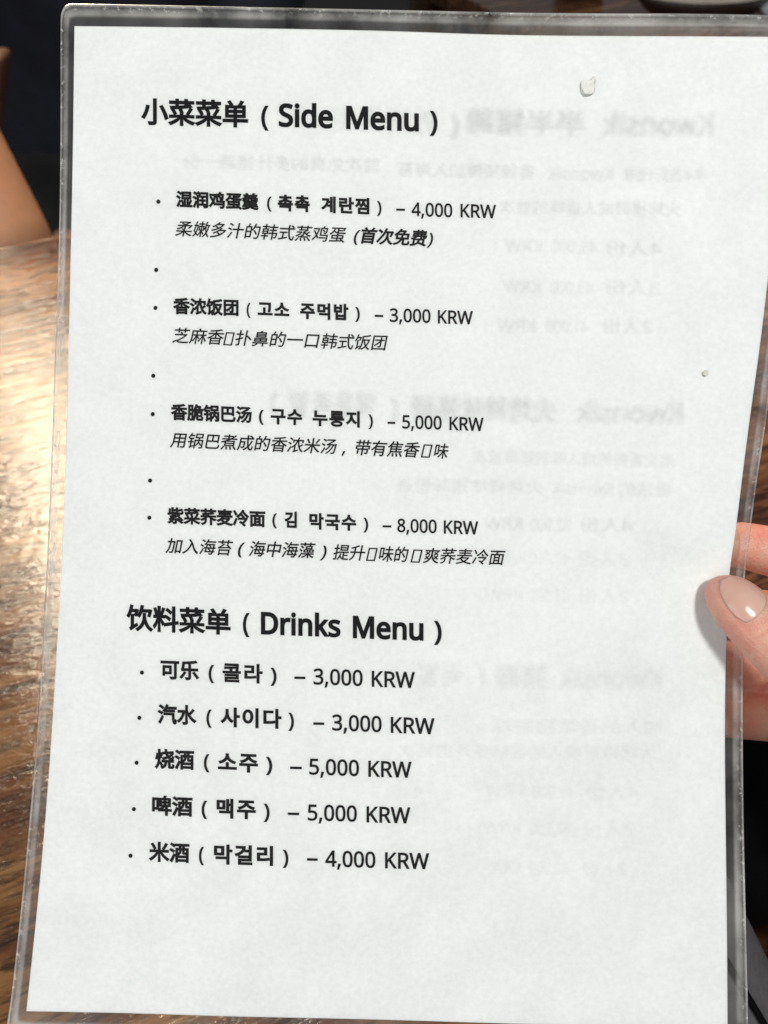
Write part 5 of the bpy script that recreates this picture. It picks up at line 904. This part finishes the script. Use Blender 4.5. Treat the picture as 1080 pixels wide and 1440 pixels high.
'2': (572, [(520, 0, 48, 0, 48, 73, 235, 262, 326, 358, 358, 400, 382, 440, 396, 483, 401, 529, 397, 565, 385, 595, 366, 618, 326, 641, 275, 649, 226, 644, 183, 631, 144, 609, 103, 581, 56, 640, 85, 663, 117, 683, 152, 700, 190, 713, 231, 721, 275, 724, 337, 718, 390, 701, 433, 673, 464, 635, 484, 589, 491, 534, 485, 480, 468, 429, 440, 380, 404, 333, 308, 231, 159, 84, 159, 80, 520, 80)]),
'3': (572, [(493, 547, 488, 502, 475, 464, 453, 432, 423, 407, 387, 388, 345, 376, 345, 372, 397, 362, 440, 344, 473, 318, 496, 286, 510, 247, 515, 203, 508, 144, 486, 92, 449, 49, 397, 17, 327, -3, 241, -10, 187, -8, 137, -1, 90, 10, 45, 29, 45, 111, 92, 91, 142, 76, 193, 67, 242, 64, 300, 68, 346, 81, 381, 101, 404, 130, 418, 164, 423, 205, 417, 246, 399, 277, 371, 301, 331, 318, 281, 328, 223, 331, 154, 331, 154, 406, 224, 406, 278, 410, 322, 423, 357, 443, 382, 470, 398, 503, 403, 541, 394, 587, 368, 621, 327, 643, 273, 650, 237, 648, 204, 642, 174, 633, 146, 621, 93, 590, 49, 650, 92, 678, 143, 702, 204, 718, 272, 724, 340, 718, 396, 702, 438, 674, 469, 638, 487, 595)]),
'4': (572, [(552, 162, 448, 162, 448, 0, 363, 0, 363, 162, 21, 162, 21, 237, 357, 718, 448, 718, 448, 241, 552, 241), (363, 513, 365, 554, 366, 590, 368, 624, 364, 624, 344, 583, 321, 546, 107, 241, 363, 241)]),
'5': (572, [(275, 438, 343, 432, 402, 413, 450, 383, 485, 341, 508, 290, 515, 228, 507, 159, 483, 100, 444, 53, 391, 18, 326, -3, 248, -10, 195, -8, 144, 0, 100, 12, 63, 29, 63, 112, 103, 92, 150, 77, 201, 68, 249, 65, 299, 69, 341, 81, 377, 103, 403, 132, 419, 171, 425, 219, 420, 262, 406, 298, 382, 326, 348, 347, 302, 360, 246, 364, 182, 359, 124, 349, 80, 377, 107, 714, 465, 714, 465, 634, 182, 634, 165, 427, 211, 434)]),
'8': (572, [(285, 724, 344, 719, 396, 704, 439, 680, 471, 647, 492, 604, 499, 553, 494, 513, 480, 478, 459, 448, 431, 421, 398, 398, 363, 378, 405, 356, 443, 330, 475, 302, 500, 269, 517, 230, 522, 185, 515, 129, 493, 81, 458, 43, 411, 14, 354, -4, 288, -10, 217, -4, 157, 13, 110, 41, 76, 78, 56, 126, 49, 182, 54, 228, 69, 267, 93, 300, 124, 329, 159, 353, 197, 373, 164, 394, 133, 418, 108, 446, 88, 477, 76, 513, 72, 554, 79, 605, 100, 646, 133, 680, 176, 704, 227, 719), (135, 181, 144, 133, 172, 94, 201, 75, 239, 64, 286, 60, 331, 64, 368, 75, 397, 94, 419, 120, 432, 150, 436, 184, 431, 217, 417, 245, 395, 271, 365, 293, 329, 313, 286, 331, 270, 337, 229, 317, 196, 296, 170, 272, 150, 246, 139, 216), (284, 653, 234, 646, 193, 626, 167, 594, 158, 550, 162, 516, 175, 488, 196, 465, 223, 445, 289, 412, 351, 445, 376, 465, 395, 488, 408, 517, 412, 550, 403, 594, 377, 626, 336, 646)]),
',': (268, [(192, 105, 169, 29, 138, -52, 106, -129, 41, -129, 60, -48, 78, 38, 91, 116, 185, 116)]),
'–': (500, [(40, 229, 40, 307, 460, 307, 460, 229)]),
'(': (300, [(40, 274, 44, 355, 56, 434, 75, 510, 104, 583, 141, 651, 187, 714, 270, 714, 209, 615, 164, 507, 138, 392, 129, 275, 133, 198, 145, 122, 165, 47, 192, -24, 227, -93, 269, -158, 187, -158, 141, -96, 104, -29, 75, 42, 56, 117, 44, 195)]),
')': (300, [(260, 274, 256, 195, 244, 117, 225, 42, 196, -29, 159, -96, 113, -158, 31, -158, 73, -93, 108, -24, 135, 47, 155, 122, 167, 198, 171, 275, 167, 353, 155, 431, 135, 507, 108, 580, 73, 649, 30, 714, 113, 714, 159, 651, 196, 583, 225, 510, 244, 434, 256, 355)]),
'o': (605, [(551, 269, 547, 206, 533, 150, 512, 103, 483, 63, 447, 31, 405, 8, 355, -5, 301, -10, 250, -5, 203, 8, 161, 31, 125, 63, 96, 103, 73, 150, 60, 206, 55, 269, 62, 351, 85, 419, 121, 474, 171, 513, 232, 538, 304, 546, 373, 538, 432, 513, 482, 474, 519, 419, 543, 351), (146, 269, 150, 210, 163, 159, 184, 118, 214, 88, 254, 69, 303, 63, 352, 69, 392, 88, 422, 118, 443, 159, 456, 210, 460, 269, 456, 328, 443, 378, 422, 418, 391, 447, 352, 466, 302, 472, 252, 466, 213, 448, 183, 418, 162, 377, 150, 328)]),
'w': (786, [(431, 303, 419, 344, 408, 383, 400, 418, 394, 445, 390, 445, 384, 418, 376, 383, 366, 343, 354, 302, 258, 1, 158, 1, 11, 537, 102, 537, 176, 251, 191, 192, 203, 136, 211, 91, 215, 91, 222, 121, 230, 159, 240, 199, 251, 235, 346, 537, 442, 537, 534, 235, 548, 186, 562, 135, 570, 92, 574, 92, 581, 134, 594, 190, 610, 251, 685, 537, 775, 537, 626, 1, 523, 1)]),
':': (268, [(72, 54, 76, 85, 90, 106, 110, 117, 133, 121, 157, 117, 177, 106, 191, 85, 196, 54, 191, 23, 177, 2, 157, -10, 133, -14, 110, -10, 90, 2, 76, 23), (72, 482, 76, 514, 90, 535, 110, 546, 133, 550, 157, 546, 177, 535, 191, 514, 196, 482, 191, 451, 177, 430, 157, 418, 133, 414, 110, 418, 90, 430, 76, 451)]),
}
GLYPH = {}
for ch, (adv, cs) in OUTLINES.items():
    GLYPH[ch] = (adv / 1000, [[(c[i] / 1000, c[i + 1] / 1000) for i in range(0, len(c), 2)] for c in cs])
GLYPH[' '] = (0.33, [])
GLYPH['\u25af'] = (0.62, [[(0.08, -0.06), (0.54, -0.06), (0.54, 0.74), (0.08, 0.74)], [(0.135, -0.005), (0.135, 0.685), (0.485, 0.685), (0.485, -0.005)]])
_cache = {}


def area2(c):
    return sum(c[i - 1][0] * c[i][1] - c[i][0] * c[i - 1][1] for i in range(len(c)))


def glyph_mesh(ch, bold):
    key = (ch, round(bold, 4))
    if key in _cache:
        return _cache[key]
    adv, cs = GLYPH[ch]
    out = []
    sgn = 1 if sum(area2(c) for c in cs) > 0 else -1
    for c in cs:
        n = len(c)
        q = []
        for i in range(n):
            a, b, d = c[i - 1], c[i], c[(i + 1) % n]
            e1 = (b[0] - a[0], b[1] - a[1])
            e2 = (d[0] - b[0], d[1] - b[1])
            l1, l2 = math.hypot(*e1) or 1e-9, math.hypot(*e2) or 1e-9
            n1 = (e1[1] / l1 * sgn, -e1[0] / l1 * sgn)
            n2 = (e2[1] / l2 * sgn, -e2[0] / l2 * sgn)
            k = 1 + n1[0] * n2[0] + n1[1] * n2[1]
            k = max(k, 0.5)
            q.append((b[0] + bold * (n1[0] + n2[0]) / k, b[1] + bold * (n1[1] + n2[1]) / k))
        out.append(q)
    flat = [p for c in out for p in c]
    tris = []
    if out:
        edges = []
        b = 0
        for c in out:
            edges += [(b + k, b + (k + 1) % len(c)) for k in range(len(c))]
            b += len(c)
        cdt = delaunay_2d_cdt([Vector(p) for p in flat], edges, [], 0, 1e-6)
        pts2 = cdt[0]
        for t in cdt[2]:
            cx, cy = sum(pts2[q].x for q in t) / 3, sum(pts2[q].y for q in t) / 3
            wind = 0
            for c in out:
                for k in range(len(c)):
                    (ax, ay), (bx, by) = c[k - 1], c[k]
                    if (ay <= cy) != (by <= cy) and ax + (cy - ay) / (by - ay) * (bx - ax) > cx:
                        wind += 1 if by > ay else -1
            if wind * sgn > 0:
                tris.append(t)
        flat = [(p.x, p.y) for p in pts2]
    _cache[key] = (adv, flat, tris)
    return _cache[key]


def set_text(V, F, text, x0, x1, y0, slope, em, bold=0.0, slant=0.0, mirror=False, z=0.5, jit=(0, 0)):
    """one run of print whose ink reaches from x0 to x1 (sheet units) on the base line y0 at x0"""
    runs, pen = [], 0.0
    for ch in text:
        adv, flat, tris = glyph_mesh(ch, bold)
        runs.append((pen, flat, tris))
        pen += adv
    pts = [(p + x + slant * y, y) for p, fl, _ in runs for x, y in fl]
    lo, hi = min(p[0] for p in pts), max(p[0] for p in pts)
    k = (x1 - x0) / (hi - lo)
    i = len(V)
    for p, fl, tris in runs:
        b = len(V)
        for x, y in fl:
            xx = (p + x + slant * y - lo) * k
            px = (x1 - xx) if mirror else (x0 + xx)
            py = y0 + slope * (px - x0) - y * em
            V.append(LC(px + jit[0], py + jit[1], z))
        for t in tris:
            a, c, d = (t[0] + b, t[1] + b, t[2] + b)
            n = (V[c] - V[a]).cross(V[d] - V[a])
            F.append((a, c, d) if n.z >= 0 else (a, d, c))


def dot(V, F, x, y, r=2.9):
    b = len(V)
    n = 12
    for k in range(n):
        V.append(LC(x + r * math.cos(2 * math.pi * k / n), y + r * 1.05 * math.sin(2 * math.pi * k / n), 0.5))
    V.append(LC(x, y, 0.5))
    for k in range(n):
        F.append((b + (k + 1) % n, b + k, b + n))


# text, x0, x1, base line at x0, slope, em, bold, slant
HB, CB, KB, LB = 0.026, 0.038, 0.040, 0.020
LINES = [
 ('printed_heading', None, [('小菜菜单', 199.6, 349.7, 173.3, .026, 38.7, .031, 0), ('(', 368, 378.5, 178.5, .03, 38, .024, 0), ('Side', 392.5, 468.5, 178.6, .036, 41.5, .036, 0), ('Menu', 487, 588.8, 182.2, .032, 41.5, .036, 0), (')', 604, 615, 186, .03, 38, .024, 0)]),
 ('printed_line', (223.7, 285), [('湿润鸡蛋羹', 248, 364.5, 290, .034, 23.8, CB, 0), ('(', 376, 382.5, 294.3, .03, 23, .02, 0), ('촉촉', 391, 436, 295, .04, 23.6, KB, 0), ('계란찜', 451.7, 519.5, 297.3, .04, 23.6, KB, 0), (')', 530, 536.5, 300.5, .03, 23, .02, 0), ('–', 557, 569.5, 302.3, .02, 25, LB, 0), ('4,000', 578.7, 636, 304, .03, 25.4, LB, 0), ('KRW', 647.5, 697.5, 305.6, .03, 25.2, LB, 0)]),
 ('printed_line', None, [('柔嫩多汁的韩式蒸鸡蛋', 247, 487.5, 331, .037, 23.2, .010, .2), ('(', 497.5, 507.5, 341, .03, 23.5, .010, .2), ('首次免费', 507.5, 601, 340.6, .045, 23.8, .03, .2), (')', 599.5, 609, 344.8, .03, 23.5, .010, .2)]),
 ('printed_bullet', (220.5, 380.5), []),
 ('printed_line', (219.3, 433.7), [('香浓饭团', 243.7, 335.7, 439.5, .028, 23.8, CB, 0), ('(', 347, 352.5, 443, .03, 23, .02, 0), ('고소', 362.5, 407, 443.3, .035, 23.4, KB, 0), ('주먹밥', 422, 490, 445.7, .036, 23.6, KB, 0), (')', 499.5, 506, 448.7, .03, 23, .02, 0), ('–', 527, 539, 451, .02, 25, LB, 0), ('3,000', 548, 605.5, 452.2, .03, 25.4, LB, 0), ('KRW', 615.7, 665, 454.6, .03, 25.2, LB, 0)]),
 ('printed_line', None, [('芝麻香', 242.5, 315.5, 480.8, .033, 23.4, .010, .2), ('▯', 313.7, 330.5, 484, .03, 22.5, .012, .2), ('扑鼻的一口', 331, 450, 484, .034, 23.4, .010, .2), ('韩式饭团', 451, 545.5, 488.2, .03, 23.2, .010, .2)]),
 ('printed_bullet', (216, 528.7), []),
 ('printed_line', (215, 582.5), [('香脆锅巴汤', 240, 354, 588, .038, 23.8, CB, 0), ('(', 364, 371, 593, .03, 23, .02, 0), ('구수', 380.5, 425, 593.7, .038, 23.4, KB, 0), ('누룽지', 439.5, 506, 596.2, .038, 23.6, KB, 0), (')', 518, 524.5, 599.5, .03, 23, .02, 0), ('–', 545, 555.8, 601.3, .02, 25, LB, 0), ('5,000', 565.7, 621, 602.2, .03, 25.2, LB, 0), ('KRW', 632, 680, 604.6, .03, 25.2, LB, 0)]),
 ('printed_line', None, [('用锅巴煮成的香浓米汤', 238.7, 474, 627, .042, 23.2, .012, .2), (',', 480, 485.5, 637.5, .03, 26, .012, .2), ('带有焦香', 500, 590.5, 638, .042, 23.2, .014, .2), ('▯', 591.5, 608.5, 641.8, .03, 22.5, .013, .2), ('味', 610, 630.5, 642.6, .04, 23, .013, .2)]),
 ('printed_bullet', (211, 675.7), []),
 ('printed_line', (210, 728), [('紫菜荞麦冷面', 235, 373, 733.7, .037, 23.8, CB, 0), ('(', 383, 389.5, 738.7, .03, 23, .02, 0), ('김', 400, 417.5, 739.5, .03, 23.6, KB, 0), ('막국수', 435, 501, 741.5, .037, 23.6, KB, 0), (')', 511, 517.8, 744.8, .03, 23, .02, 0), ('–', 538, 550.5, 746.8, .02, 25, LB, 0), ('8,000', 558.7, 614, 747.8, .03, 25.2, LB, 0), ('KRW', 624, 672.5, 750, .03, 25, LB, 0)]),
 ('printed_line', None, [('加入海苔', 232.5, 328, 775.6, .04, 23.2, .013, .2), ('(', 334.5, 345, 779.8, .03, 23.5, .012, .2), ('海中海藻', 350, 444, 780.3, .03, 23.4, .014, .2), (')', 449.5, 459.5, 784, .03, 23.5, .012, .2), ('提升', 468, 514, 785, .03, 23.4, .013, .2), ('▯', 514.5, 531.5, 787, .03, 22.5, .013, .2), ('味的', 532.5, 575, 787.5, .03, 23.4, .013, .2), ('▯', 577, 594.5, 789.3, .03, 22.5, .013, .2), ('爽荞麦冷面', 594.5, 711, 789.8, .026, 23.2, .012, .2)]),
 ('printed_heading', None, [('饮料菜单', 177.8, 324.5, 882.3, .046, 37.6, .031, 0), ('(', 341.7, 351, 889, .03, 37, .024, 0), ('Drinks', 367, 479, 890.6, .038, 40.5, .036, 0), ('Menu', 496.2, 595.5, 896, .034, 40.5, .036, 0), (')', 610, 621, 900, .03, 37, .024, 0)]),
 ('printed_line', (200, 945.5), [('可乐', 226, 280.5, 951.5, .04, 28.6, .035, 0), ('(', 293.5, 301.5, 955.3, .03, 28, .024, 0), ('콜라', 313, 369.5, 956, .04, 28.4, .032, 0), (')', 380.5, 389, 959.3, .03, 28, .024, 0), ('–', 414, 429.5, 961, .02, 30, LB, 0), ('3,000', 440.7, 510, 961.8, .034, 30, LB, 0), ('KRW', 522.7, 583.5, 965, .03, 30, LB, 0)]),
 ('printed_line', (196.5, 1009), [('汽水', 221.7, 277, 1014.3, .04, 28.6, .035, 0), ('(', 290.5, 298, 1018, .03, 28, .024, 0), ('사이다', 310, 396, 1018.7, .035, 28.6, .036, 0), (')', 405.5, 413.5, 1022.7, .03, 28, .024, 0), ('–', 440.7, 456, 1025.3, .02, 30, LB, 0), ('3,000', 467, 536.7, 1026.4, .034, 30, LB, 0), ('KRW', 549.5, 611, 1029.5, .03, 30, LB, 0)]),
 ('printed_line', (192.7, 1072), [('烧酒', 218, 273.5, 1077, .04, 28.6, .035, 0), ('(', 287, 295, 1080.5, .03, 28, .024, 0), ('소주', 306.7, 363, 1081.3, .04, 28.6, .036, 0), (')', 374, 383, 1084.5, .03, 28, .024, 0), ('–', 408, 424.5, 1087.3, .02, 30, LB, 0), ('5,000', 435, 505, 1088.2, .03, 30, LB, 0), ('KRW', 518, 578.8, 1091, .02, 30, LB, 0)]),
 ('printed_line', (189, 1137), [('啤酒', 214.5, 271.3, 1142.3, .04, 28.6, .035, 0), ('(', 284, 292, 1145.7, .03, 28, .024, 0), ('맥주', 305, 360, 1146.5, .035, 28.6, .036, 0), (')', 371, 379.5, 1150, .03, 28, .024, 0), ('–', 405, 421, 1151.5, .02, 30, LB, 0), ('5,000', 433, 502, 1152.3, .022, 30, LB, 0), ('KRW', 515.5, 577, 1154.7, .02, 30, LB, 0)]),
 ('printed_line', (184.5, 1202), [('米酒', 210, 267.3, 1206.8, .04, 28.6, .035, 0), ('(', 280.5, 287.8, 1210, .03, 28, .024, 0), ('막걸리', 301.5, 384.5, 1210.5, .03, 28.6, .036, 0), (')', 398, 406, 1214, .03, 28, .024, 0), ('–', 432, 447, 1215, .02, 30, LB, 0), ('4,000', 457.7, 528, 1216.2, .028, 30, LB, 0), ('KRW', 541.5, 603.3, 1218.6, .02, 30, LB, 0)]),
]
# print of the other side, seen mirrored through the paper: text, x0, x1, base line at x0, slope, em, strength
GHOST = [
 ([('Kwonsik', 846, 1001, 190, .01, 40), ('半半猪蹄', 654, 822, 186, .02, 38), ('(', 632, 645, 189, .02, 38)], 0.85, .028),
 ([('반반족발', 466, 612, 183, .02, 38)], 0.5, .015),
 ([('半半的多汁香味', 876, 990, 254, .016, 22), ('Kwonsik', 770, 862, 252, .016, 24), ('香辣猪蹄加入海苔', 560, 752, 247, .018, 22), ('首次免费的多汁猪蹄一份', 258, 535, 236, .022, 22)], 0.55, .015),
 ([('火烤猪蹄成人香味的首次', 702, 956, 299, .016, 22)], 0.55, .015),
 ([('4人份', 850, 930, 357, .02, 23), ('45,000', 776, 838, 355, .02, 24), ('KRW', 710, 762, 354, .02, 24)], 0.55, .012),
 ([('3人份', 850, 928, 413, .02, 23), ('43,000', 774, 834, 412, .02, 24), ('KRW', 708, 760, 411, .02, 24)], 0.5, .012),
 ([('2人份', 846, 916, 467, .02, 23), ('41,000', 768, 828, 467, .02, 24), ('KRW', 700, 752, 466, .02, 24)], 0.5, .012),
 ([('Kwonsik', 810, 960, 593, .01, 39), ('火烤辣味猪蹄', 578, 782, 587, .02, 38), ('(', 548, 560, 587, .02, 38), ('매운족발', 406, 528, 581, .02, 38), (')', 380, 391, 580, .02, 38)], 0.66, .028),
 ([('用火香辣的成人味的猪蹄首次', 664, 950, 650, .022, 22)], 0.36, .014),
 ([('香浓的', 870, 946, 696, .02, 22), ('Kwonsik', 776, 862, 694, .02, 24), ('火烤辣味猪蹄份香', 556, 764, 689, .022, 22)], 0.36, .014),
 ([('4人份', 815, 890, 746, .02, 23), ('52,000', 746, 802, 746, .02, 24), ('KRW', 682, 734, 744, .02, 24)], 0.5, .012),
 ([('3人份', 812, 885, 794, .02, 23), ('43,000', 744, 800, 793, .02, 24), ('KRW', 690, 738, 792, .02, 24)], 0.2, .010),
 ([('2人份', 812, 885, 846, .02, 23), ('41,000', 744, 800, 845, .02, 24), ('KRW', 684, 734, 844, .02, 24)], 0.2, .010),
 ([('Kwonsik', 786, 930, 966, .01, 38), ('猪蹄', 696, 768, 964, .01, 37), ('(', 672, 682, 963, .02, 37), ('족발', 586, 650, 961, .02, 37)], 0.36, .02),
 ([('加入的香浓猪蹄味', 690, 935, 1028, .012, 22)], 0.24, .010),
 ([('火烤猪蹄成人的香味多汁的首次', 560, 922, 1062, .01, 22)], 0.24, .010),
 ([('4人份', 822, 900, 1121, .01, 23), ('45,000', 748, 806, 1120, .01, 24), ('KRW', 682, 736, 1119, .01, 24)], 0.2, .008),
 ([('3人份', 820, 890, 1173, .01, 23), ('42,000', 744, 802, 1172, .01, 24), ('KRW', 680, 730, 1171, .01, 24)], 0.2, .008),
 ([('2人份', 818, 880, 1228, .01, 23), ('40,000', 742, 800, 1227, .01, 24), ('KRW', 690, 730, 1226, .01, 24)], 0.2, .008),
]


def build_menu():
    root = empty('laminated_menu', CAM + FWD * DIST)
    root.matrix_world = Matrix(((1, 0, 0, root.location.x), (0, UP.y, -FWD.y, root.location.y), (0, UP.z, -FWD.z, root.location.z), (0, 0, 0, 1)))
    tag(root, 'white laminated menu sheet with printed Chinese and Korean side dishes, held up by a hand', 'menu')
    paper = link('paper_sheet', sheet_grid('paper_sheet', 0.0), root, mat_paper())
    finish(paper, [('SOLIDIFY', {'thickness': 0.6 * S, 'offset': -1.0})])
    paper.data.set_sharp_from_angle(angle=0.6)
    link('clear_film', sheet_grid('clear_film', 1.1, 60, 84), root, mat_film())
    build_rim(root, mat_border())
    ink_b = mat_ink('black_ink', (0.006, 0.006, 0.008), (0.016, 0.016, 0.018))
    ink_t = mat_ink('black_ink_thin', (0.008, 0.008, 0.010), (0.03, 0.029, 0.029))
    for name, bullet, runs in LINES:
        V, F = [], []
        if bullet:
            dot(V, F, *bullet)
        for t, x0, x1, y0, sl, em, bo, sla in runs:
            set_text(V, F, t, x0, x1, y0, sl, em, bo, sla)
        link(name, mesh(name, V, F), paper, ink_b if name == 'printed_heading' else ink_t, smooth=False)
    mats = {}
    for runs, k, bo in GHOST:
        V, F = [], []
        ring = [(0, 0), (2.6, 0.4), (-2.5, 0.7), (0.5, 2.6), (-0.4, -2.7), (4.4, 2.4), (-4.2, -2.2), (2.6, -4.0), (-2.5, 4.1)]
        for i, jt in enumerate(ring):
            for t, x0, x1, y0, sl, em in runs:
                set_text(V, F, t, x0, x1, y0, sl, em, bo, 0, True, 0.05 + 0.04 * i, (jt[0] * em / 40 + jt[0] * 0.1, jt[1] * em / 40 + jt[1] * 0.1))
        if k not in mats:
            mats[k] = mat_ghost('show_through_%d' % len(mats), 0.019 * k)
        o = link('show_through_print', mesh('show_through_print', V, F), paper, mats[k], smooth=False)
    return root


def build_crumbs():
    def crumb(x, y, r, h, label, col, seed, tail):
        bm = bmesh.new()
        bmesh.ops.create_icosphere(bm, subdivisions=4, radius=1.0)
        for v in bm.verts:
            d = v.co.copy()
            n = 1 + 0.22 * noise.noise(d * 1.6 + Vector((seed, 0, 0))) + 0.12 * noise.noise(d * 4.5 + Vector((0, seed, 0)))
            sq = max(abs(d.x), abs(d.y))
            n *= 1.0 + 0.12 * (1 - sq)
            v.co = Vector((d.x * r * n, d.y * r * 1.05 * n, max(math.copysign(abs(d.z) ** 0.45, d.z), -0.5) * h * n))
            if tail and d.x > 0.45 and d.y > 0.45:
                v.co += Vector((0.25 * r, 0.55 * r, 0.2 * h)) * min(1, (d.x + d.y - 0.9) * 2.2)
        for v in bm.verts:
            v.co *= S
        me = bpy.data.meshes.new('crumb')
        bm.to_mesh(me)
        bm.free()
        o = link('crumb', me, None, mat_plain('crumb_%d' % seed, col, 0.8, 0.05, 700, 1.0, 0.0, 0.2, bdist=0.0008))
        o.matrix_world = Matrix.Translation(M(x, y, zs(x, y) + 1.2 + h * 0.45)) @ Matrix(((1, 0, 0, 0), (0, UP.y, -FWD.y, 0), (0, UP.z, -FWD.z, 0), (0, 0, 0, 1)))
        tag(o, label, 'crumb')
    crumb(825, 126, 10.5, 2.8, 'white food crumb stuck on the menu above the headings', (0.95, 0.945, 0.90), 3, True)
    crumb(991, 525, 3.6, 1.8, 'tiny beige speck near the right edge of the menu', (0.82, 0.78, 0.68), 8, False)


# ------------------------------------------------------------------ the hand that holds the menu
def build_hand():
    root = empty('person', M(1300, 1250, -40))
    tag(root, 'right hand pinching the right edge of the menu, thumb in front and fingers behind', 'hand')
    org = root.location.copy()

    def H(x, y, z):
        return M(x, y, z) - org
    u = S
    Z = -FWD
    ax = (RIGHT * 0.71 - UP * 0.70).normalized()       # from tip to knuckle
    side = (RIGHT * 0.70 + UP * 0.71).normalized()     # towards the upper right
    nrm = (Z * 0.90 + side * 0.44).normalized()        # the nail faces this way
    wdt = nrm.cross(ax).normalized()
    if wdt.dot(side) < 0:
        wdt = -wdt
    # thumb: s, half width, half thickness, centre (sheet units)
    st = [(0, 3, 3, 994.5, 815.5, 19), (3, 12, 13, 997, 818, 21), (8, 20, 21, 1001, 821.5, 24), (16, 28, 26, 1007, 828, 27.5), (28, 35, 30, 1015, 836, 31), (45, 40, 32, 1026.5, 848, 33.5), (65, 42.5, 33.5, 1040, 862, 35), (88, 43.5, 35, 1056, 878, 37),
          (112, 45, 39, 1074, 896, 41), (135, 46, 41, 1091, 914, 43), (165, 44, 40, 1113, 937, 43), (200, 43, 41, 1139, 965, 38), (240, 47, 46, 1168, 998, 25), (290, 58, 56, 1204, 1040, 0), (340, 70, 62, 1240, 1085, -20)]

    st = [(s0, a0, b0, x0, y0, z0 + zs(min(x0, 1035), y0) * max(0.0, 1 - max(0, s0 - 112) / 130)) for s0, a0, b0, x0, y0, z0 in st]

    def tsec(s):
        for a, b in zip(st, st[1:]):
            if s <= b[0]:
                w = (s - a[0]) / (b[0] - a[0])
                return [a[i] * (1 - w) + b[i] * w for i in range(6)]
        return list(st[-1])

    secs = []
    for s, hw, ht, x, y, z in st:
        secs.append(ell(H(x, y, z), wdt, nrm, hw * u, ht * u, 32))
    parts = [loft(secs)]

    def fg(pts, rad):
        parts.append(finger([H(*p) for p in pts], [r * u for r in rad], 20))
    # fingers behind the sheet
    fg([(1225, 850, -40), (1140, 785, -62), (1062, 768, -58), (985, 772, -50)], [46, 39, 34, 28])
    fg([(1235, 925, -70), (1130, 880, -125), (1040, 868, -115), (965, 872, -90)], [46, 41, 36, 29])
    fg([(1240, 990, -80), (1140, 958, -150), (1045, 952, -140), (975, 954, -110)], [46, 42, 38, 30])
    fg([(1240, 1060, -80), (1155, 1036, -150), (1070, 1030, -142), (1010, 1028, -112)], [46, 42, 39, 30])
    # palm, wrist, forearm
    parts.append(tube([(H(1215, 905, -40), 95 * u, 40 * u, UP), (H(1262, 975, -42), 125 * u, 52 * u, UP), (H(1300, 1050, -42), 120 * u, 56 * u, UP), (H(1345, 1130, -45), 95 * u, 56 * u, UP), (H(1400, 1200, -50), 78 * u, 56 * u, UP), (H(1560, 1360, -70), 88 * u, 70 * u, UP), (H(1900, 1700, -120), 120 * u, 105 * u, UP)]))
    parts.append(finger([H(1240, 1085, -20), H(1300, 1140, -38)], [64 * u, 66 * u]))
    skin = mat_skin('hand_skin', (0.82, 0.50, 0.36), (0.77, 0.28, 0.21))
    hand = join('hand', parts, root, skin, 0.0007, 14)
    # knuckle creases of the thumb and the groove round the nail
    for v in hand.data.vertices:
        p = v.co - H(994.5, 815.5, 26)
        s = p.dot(ax) / u
        q = tsec(min(max(s, 0), 340))
        c = H(q[3], q[4], q[5])
        r = v.co - c
        a = r.dot(wdt) / (q[1] * u)
        b = r.dot(nrm) / (q[2] * u)
        if abs(a) < 1.6 and -0.4 < b < 1.6 and s < 200:
            if b > 0.1:
                for s0, dp, w in ((92, 2.6, 3.8), (102, 4.6, 4.4), (114, 4.0, 4.0), (127, 4.6, 4.4), (141, 3.0, 4.0)):
                    ss = s + 5 * math.sin(a * 2.2 + s0)
                    v.co -= nrm * (dp * u * math.exp(-((ss - s0) / w) ** 2) * max(0, 1 - abs(a) * 0.9))
            phi = math.degrees(math.atan2(a, b))
            # nail bed groove
            e = max(abs(phi) / 53.0, abs(s - 37) / 36.0)
            if b > 0:
                v.co -= nrm * (0.3 * u * math.exp(-((e - 1.0) / 0.10) ** 2))
                v.co += nrm * (1.3 * u * math.exp(-((e - 1.22) / 0.13) ** 2))
    hand.data.update()
    # nail plate
    nu, nv = 22, 22
    V, F = [], []
    for j in range(nv + 1):
        for i in range(nu + 1):
            a = -1 + 2 * i / nu
            b = -1 + 2 * j / nv
            # square -> rounded plate
            aa = a * math.sqrt(1 - 0.32 * b * b)
            bb = b * math.sqrt(1 - 0.38 * a * a)
            s = 36 + bb * 31
            q = tsec(s)
            ph = math.radians(aa * 50)
            k = 1.0 + 0.012
            lift = 0.9 * (1 - max(abs(a), abs(b)) ** 4) - 0.2 * max(abs(a), abs(b)) ** 8
            if b < -0.7:
                lift += 1.0
            P = H(q[3], q[4], q[5]) + wdt * (math.sin(ph) * q[1] * u * k) + nrm * ((math.cos(ph) * q[2] * k - 0.6 + lift) * u)
            V.append(P)
    for j in range(nv):
        for i in range(nu):
            c = j * (nu + 1) + i
            F.append((c, c + 1, c + nu + 2, c + nu + 1))
    nail = link('thumbnail', mesh('thumbnail', V, F), root, None)
    finish(nail, [('SOLIDIFY', {'thickness': 2.0 * u, 'offset': -1.0 if (V[1] - V[0]).cross(V[nu + 1] - V[0]).dot(nrm) > 0 else 1.0})])
    nm = NT('nail')
    cc = nm.coords()
    nn = nm.noise(cc, 120, 2, 0.5)
    p = pbsdf(nm, Base_Color=nm.ramp(nn, [(0.3, (0.78, 0.42, 0.33)), (0.7, (0.83, 0.50, 0.40))]), Roughness=0.22)
    p.inputs['Subsurface Weight'].default_value = 0.3
    p.inputs['Subsurface Radius'].default_value = (1, 0.35, 0.2)
    p.inputs['Subsurface Scale'].default_value = 0.002
    nail.data.materials.clear()
    nail.data.materials.append(nm.end(p))


build_floor()
TABLE, YAW = build_table()
build_far_table(YAW)
build_far_things()
build_guest(TABLE, YAW)
build_lower_right()
build_menu()
build_crumbs()
build_hand()
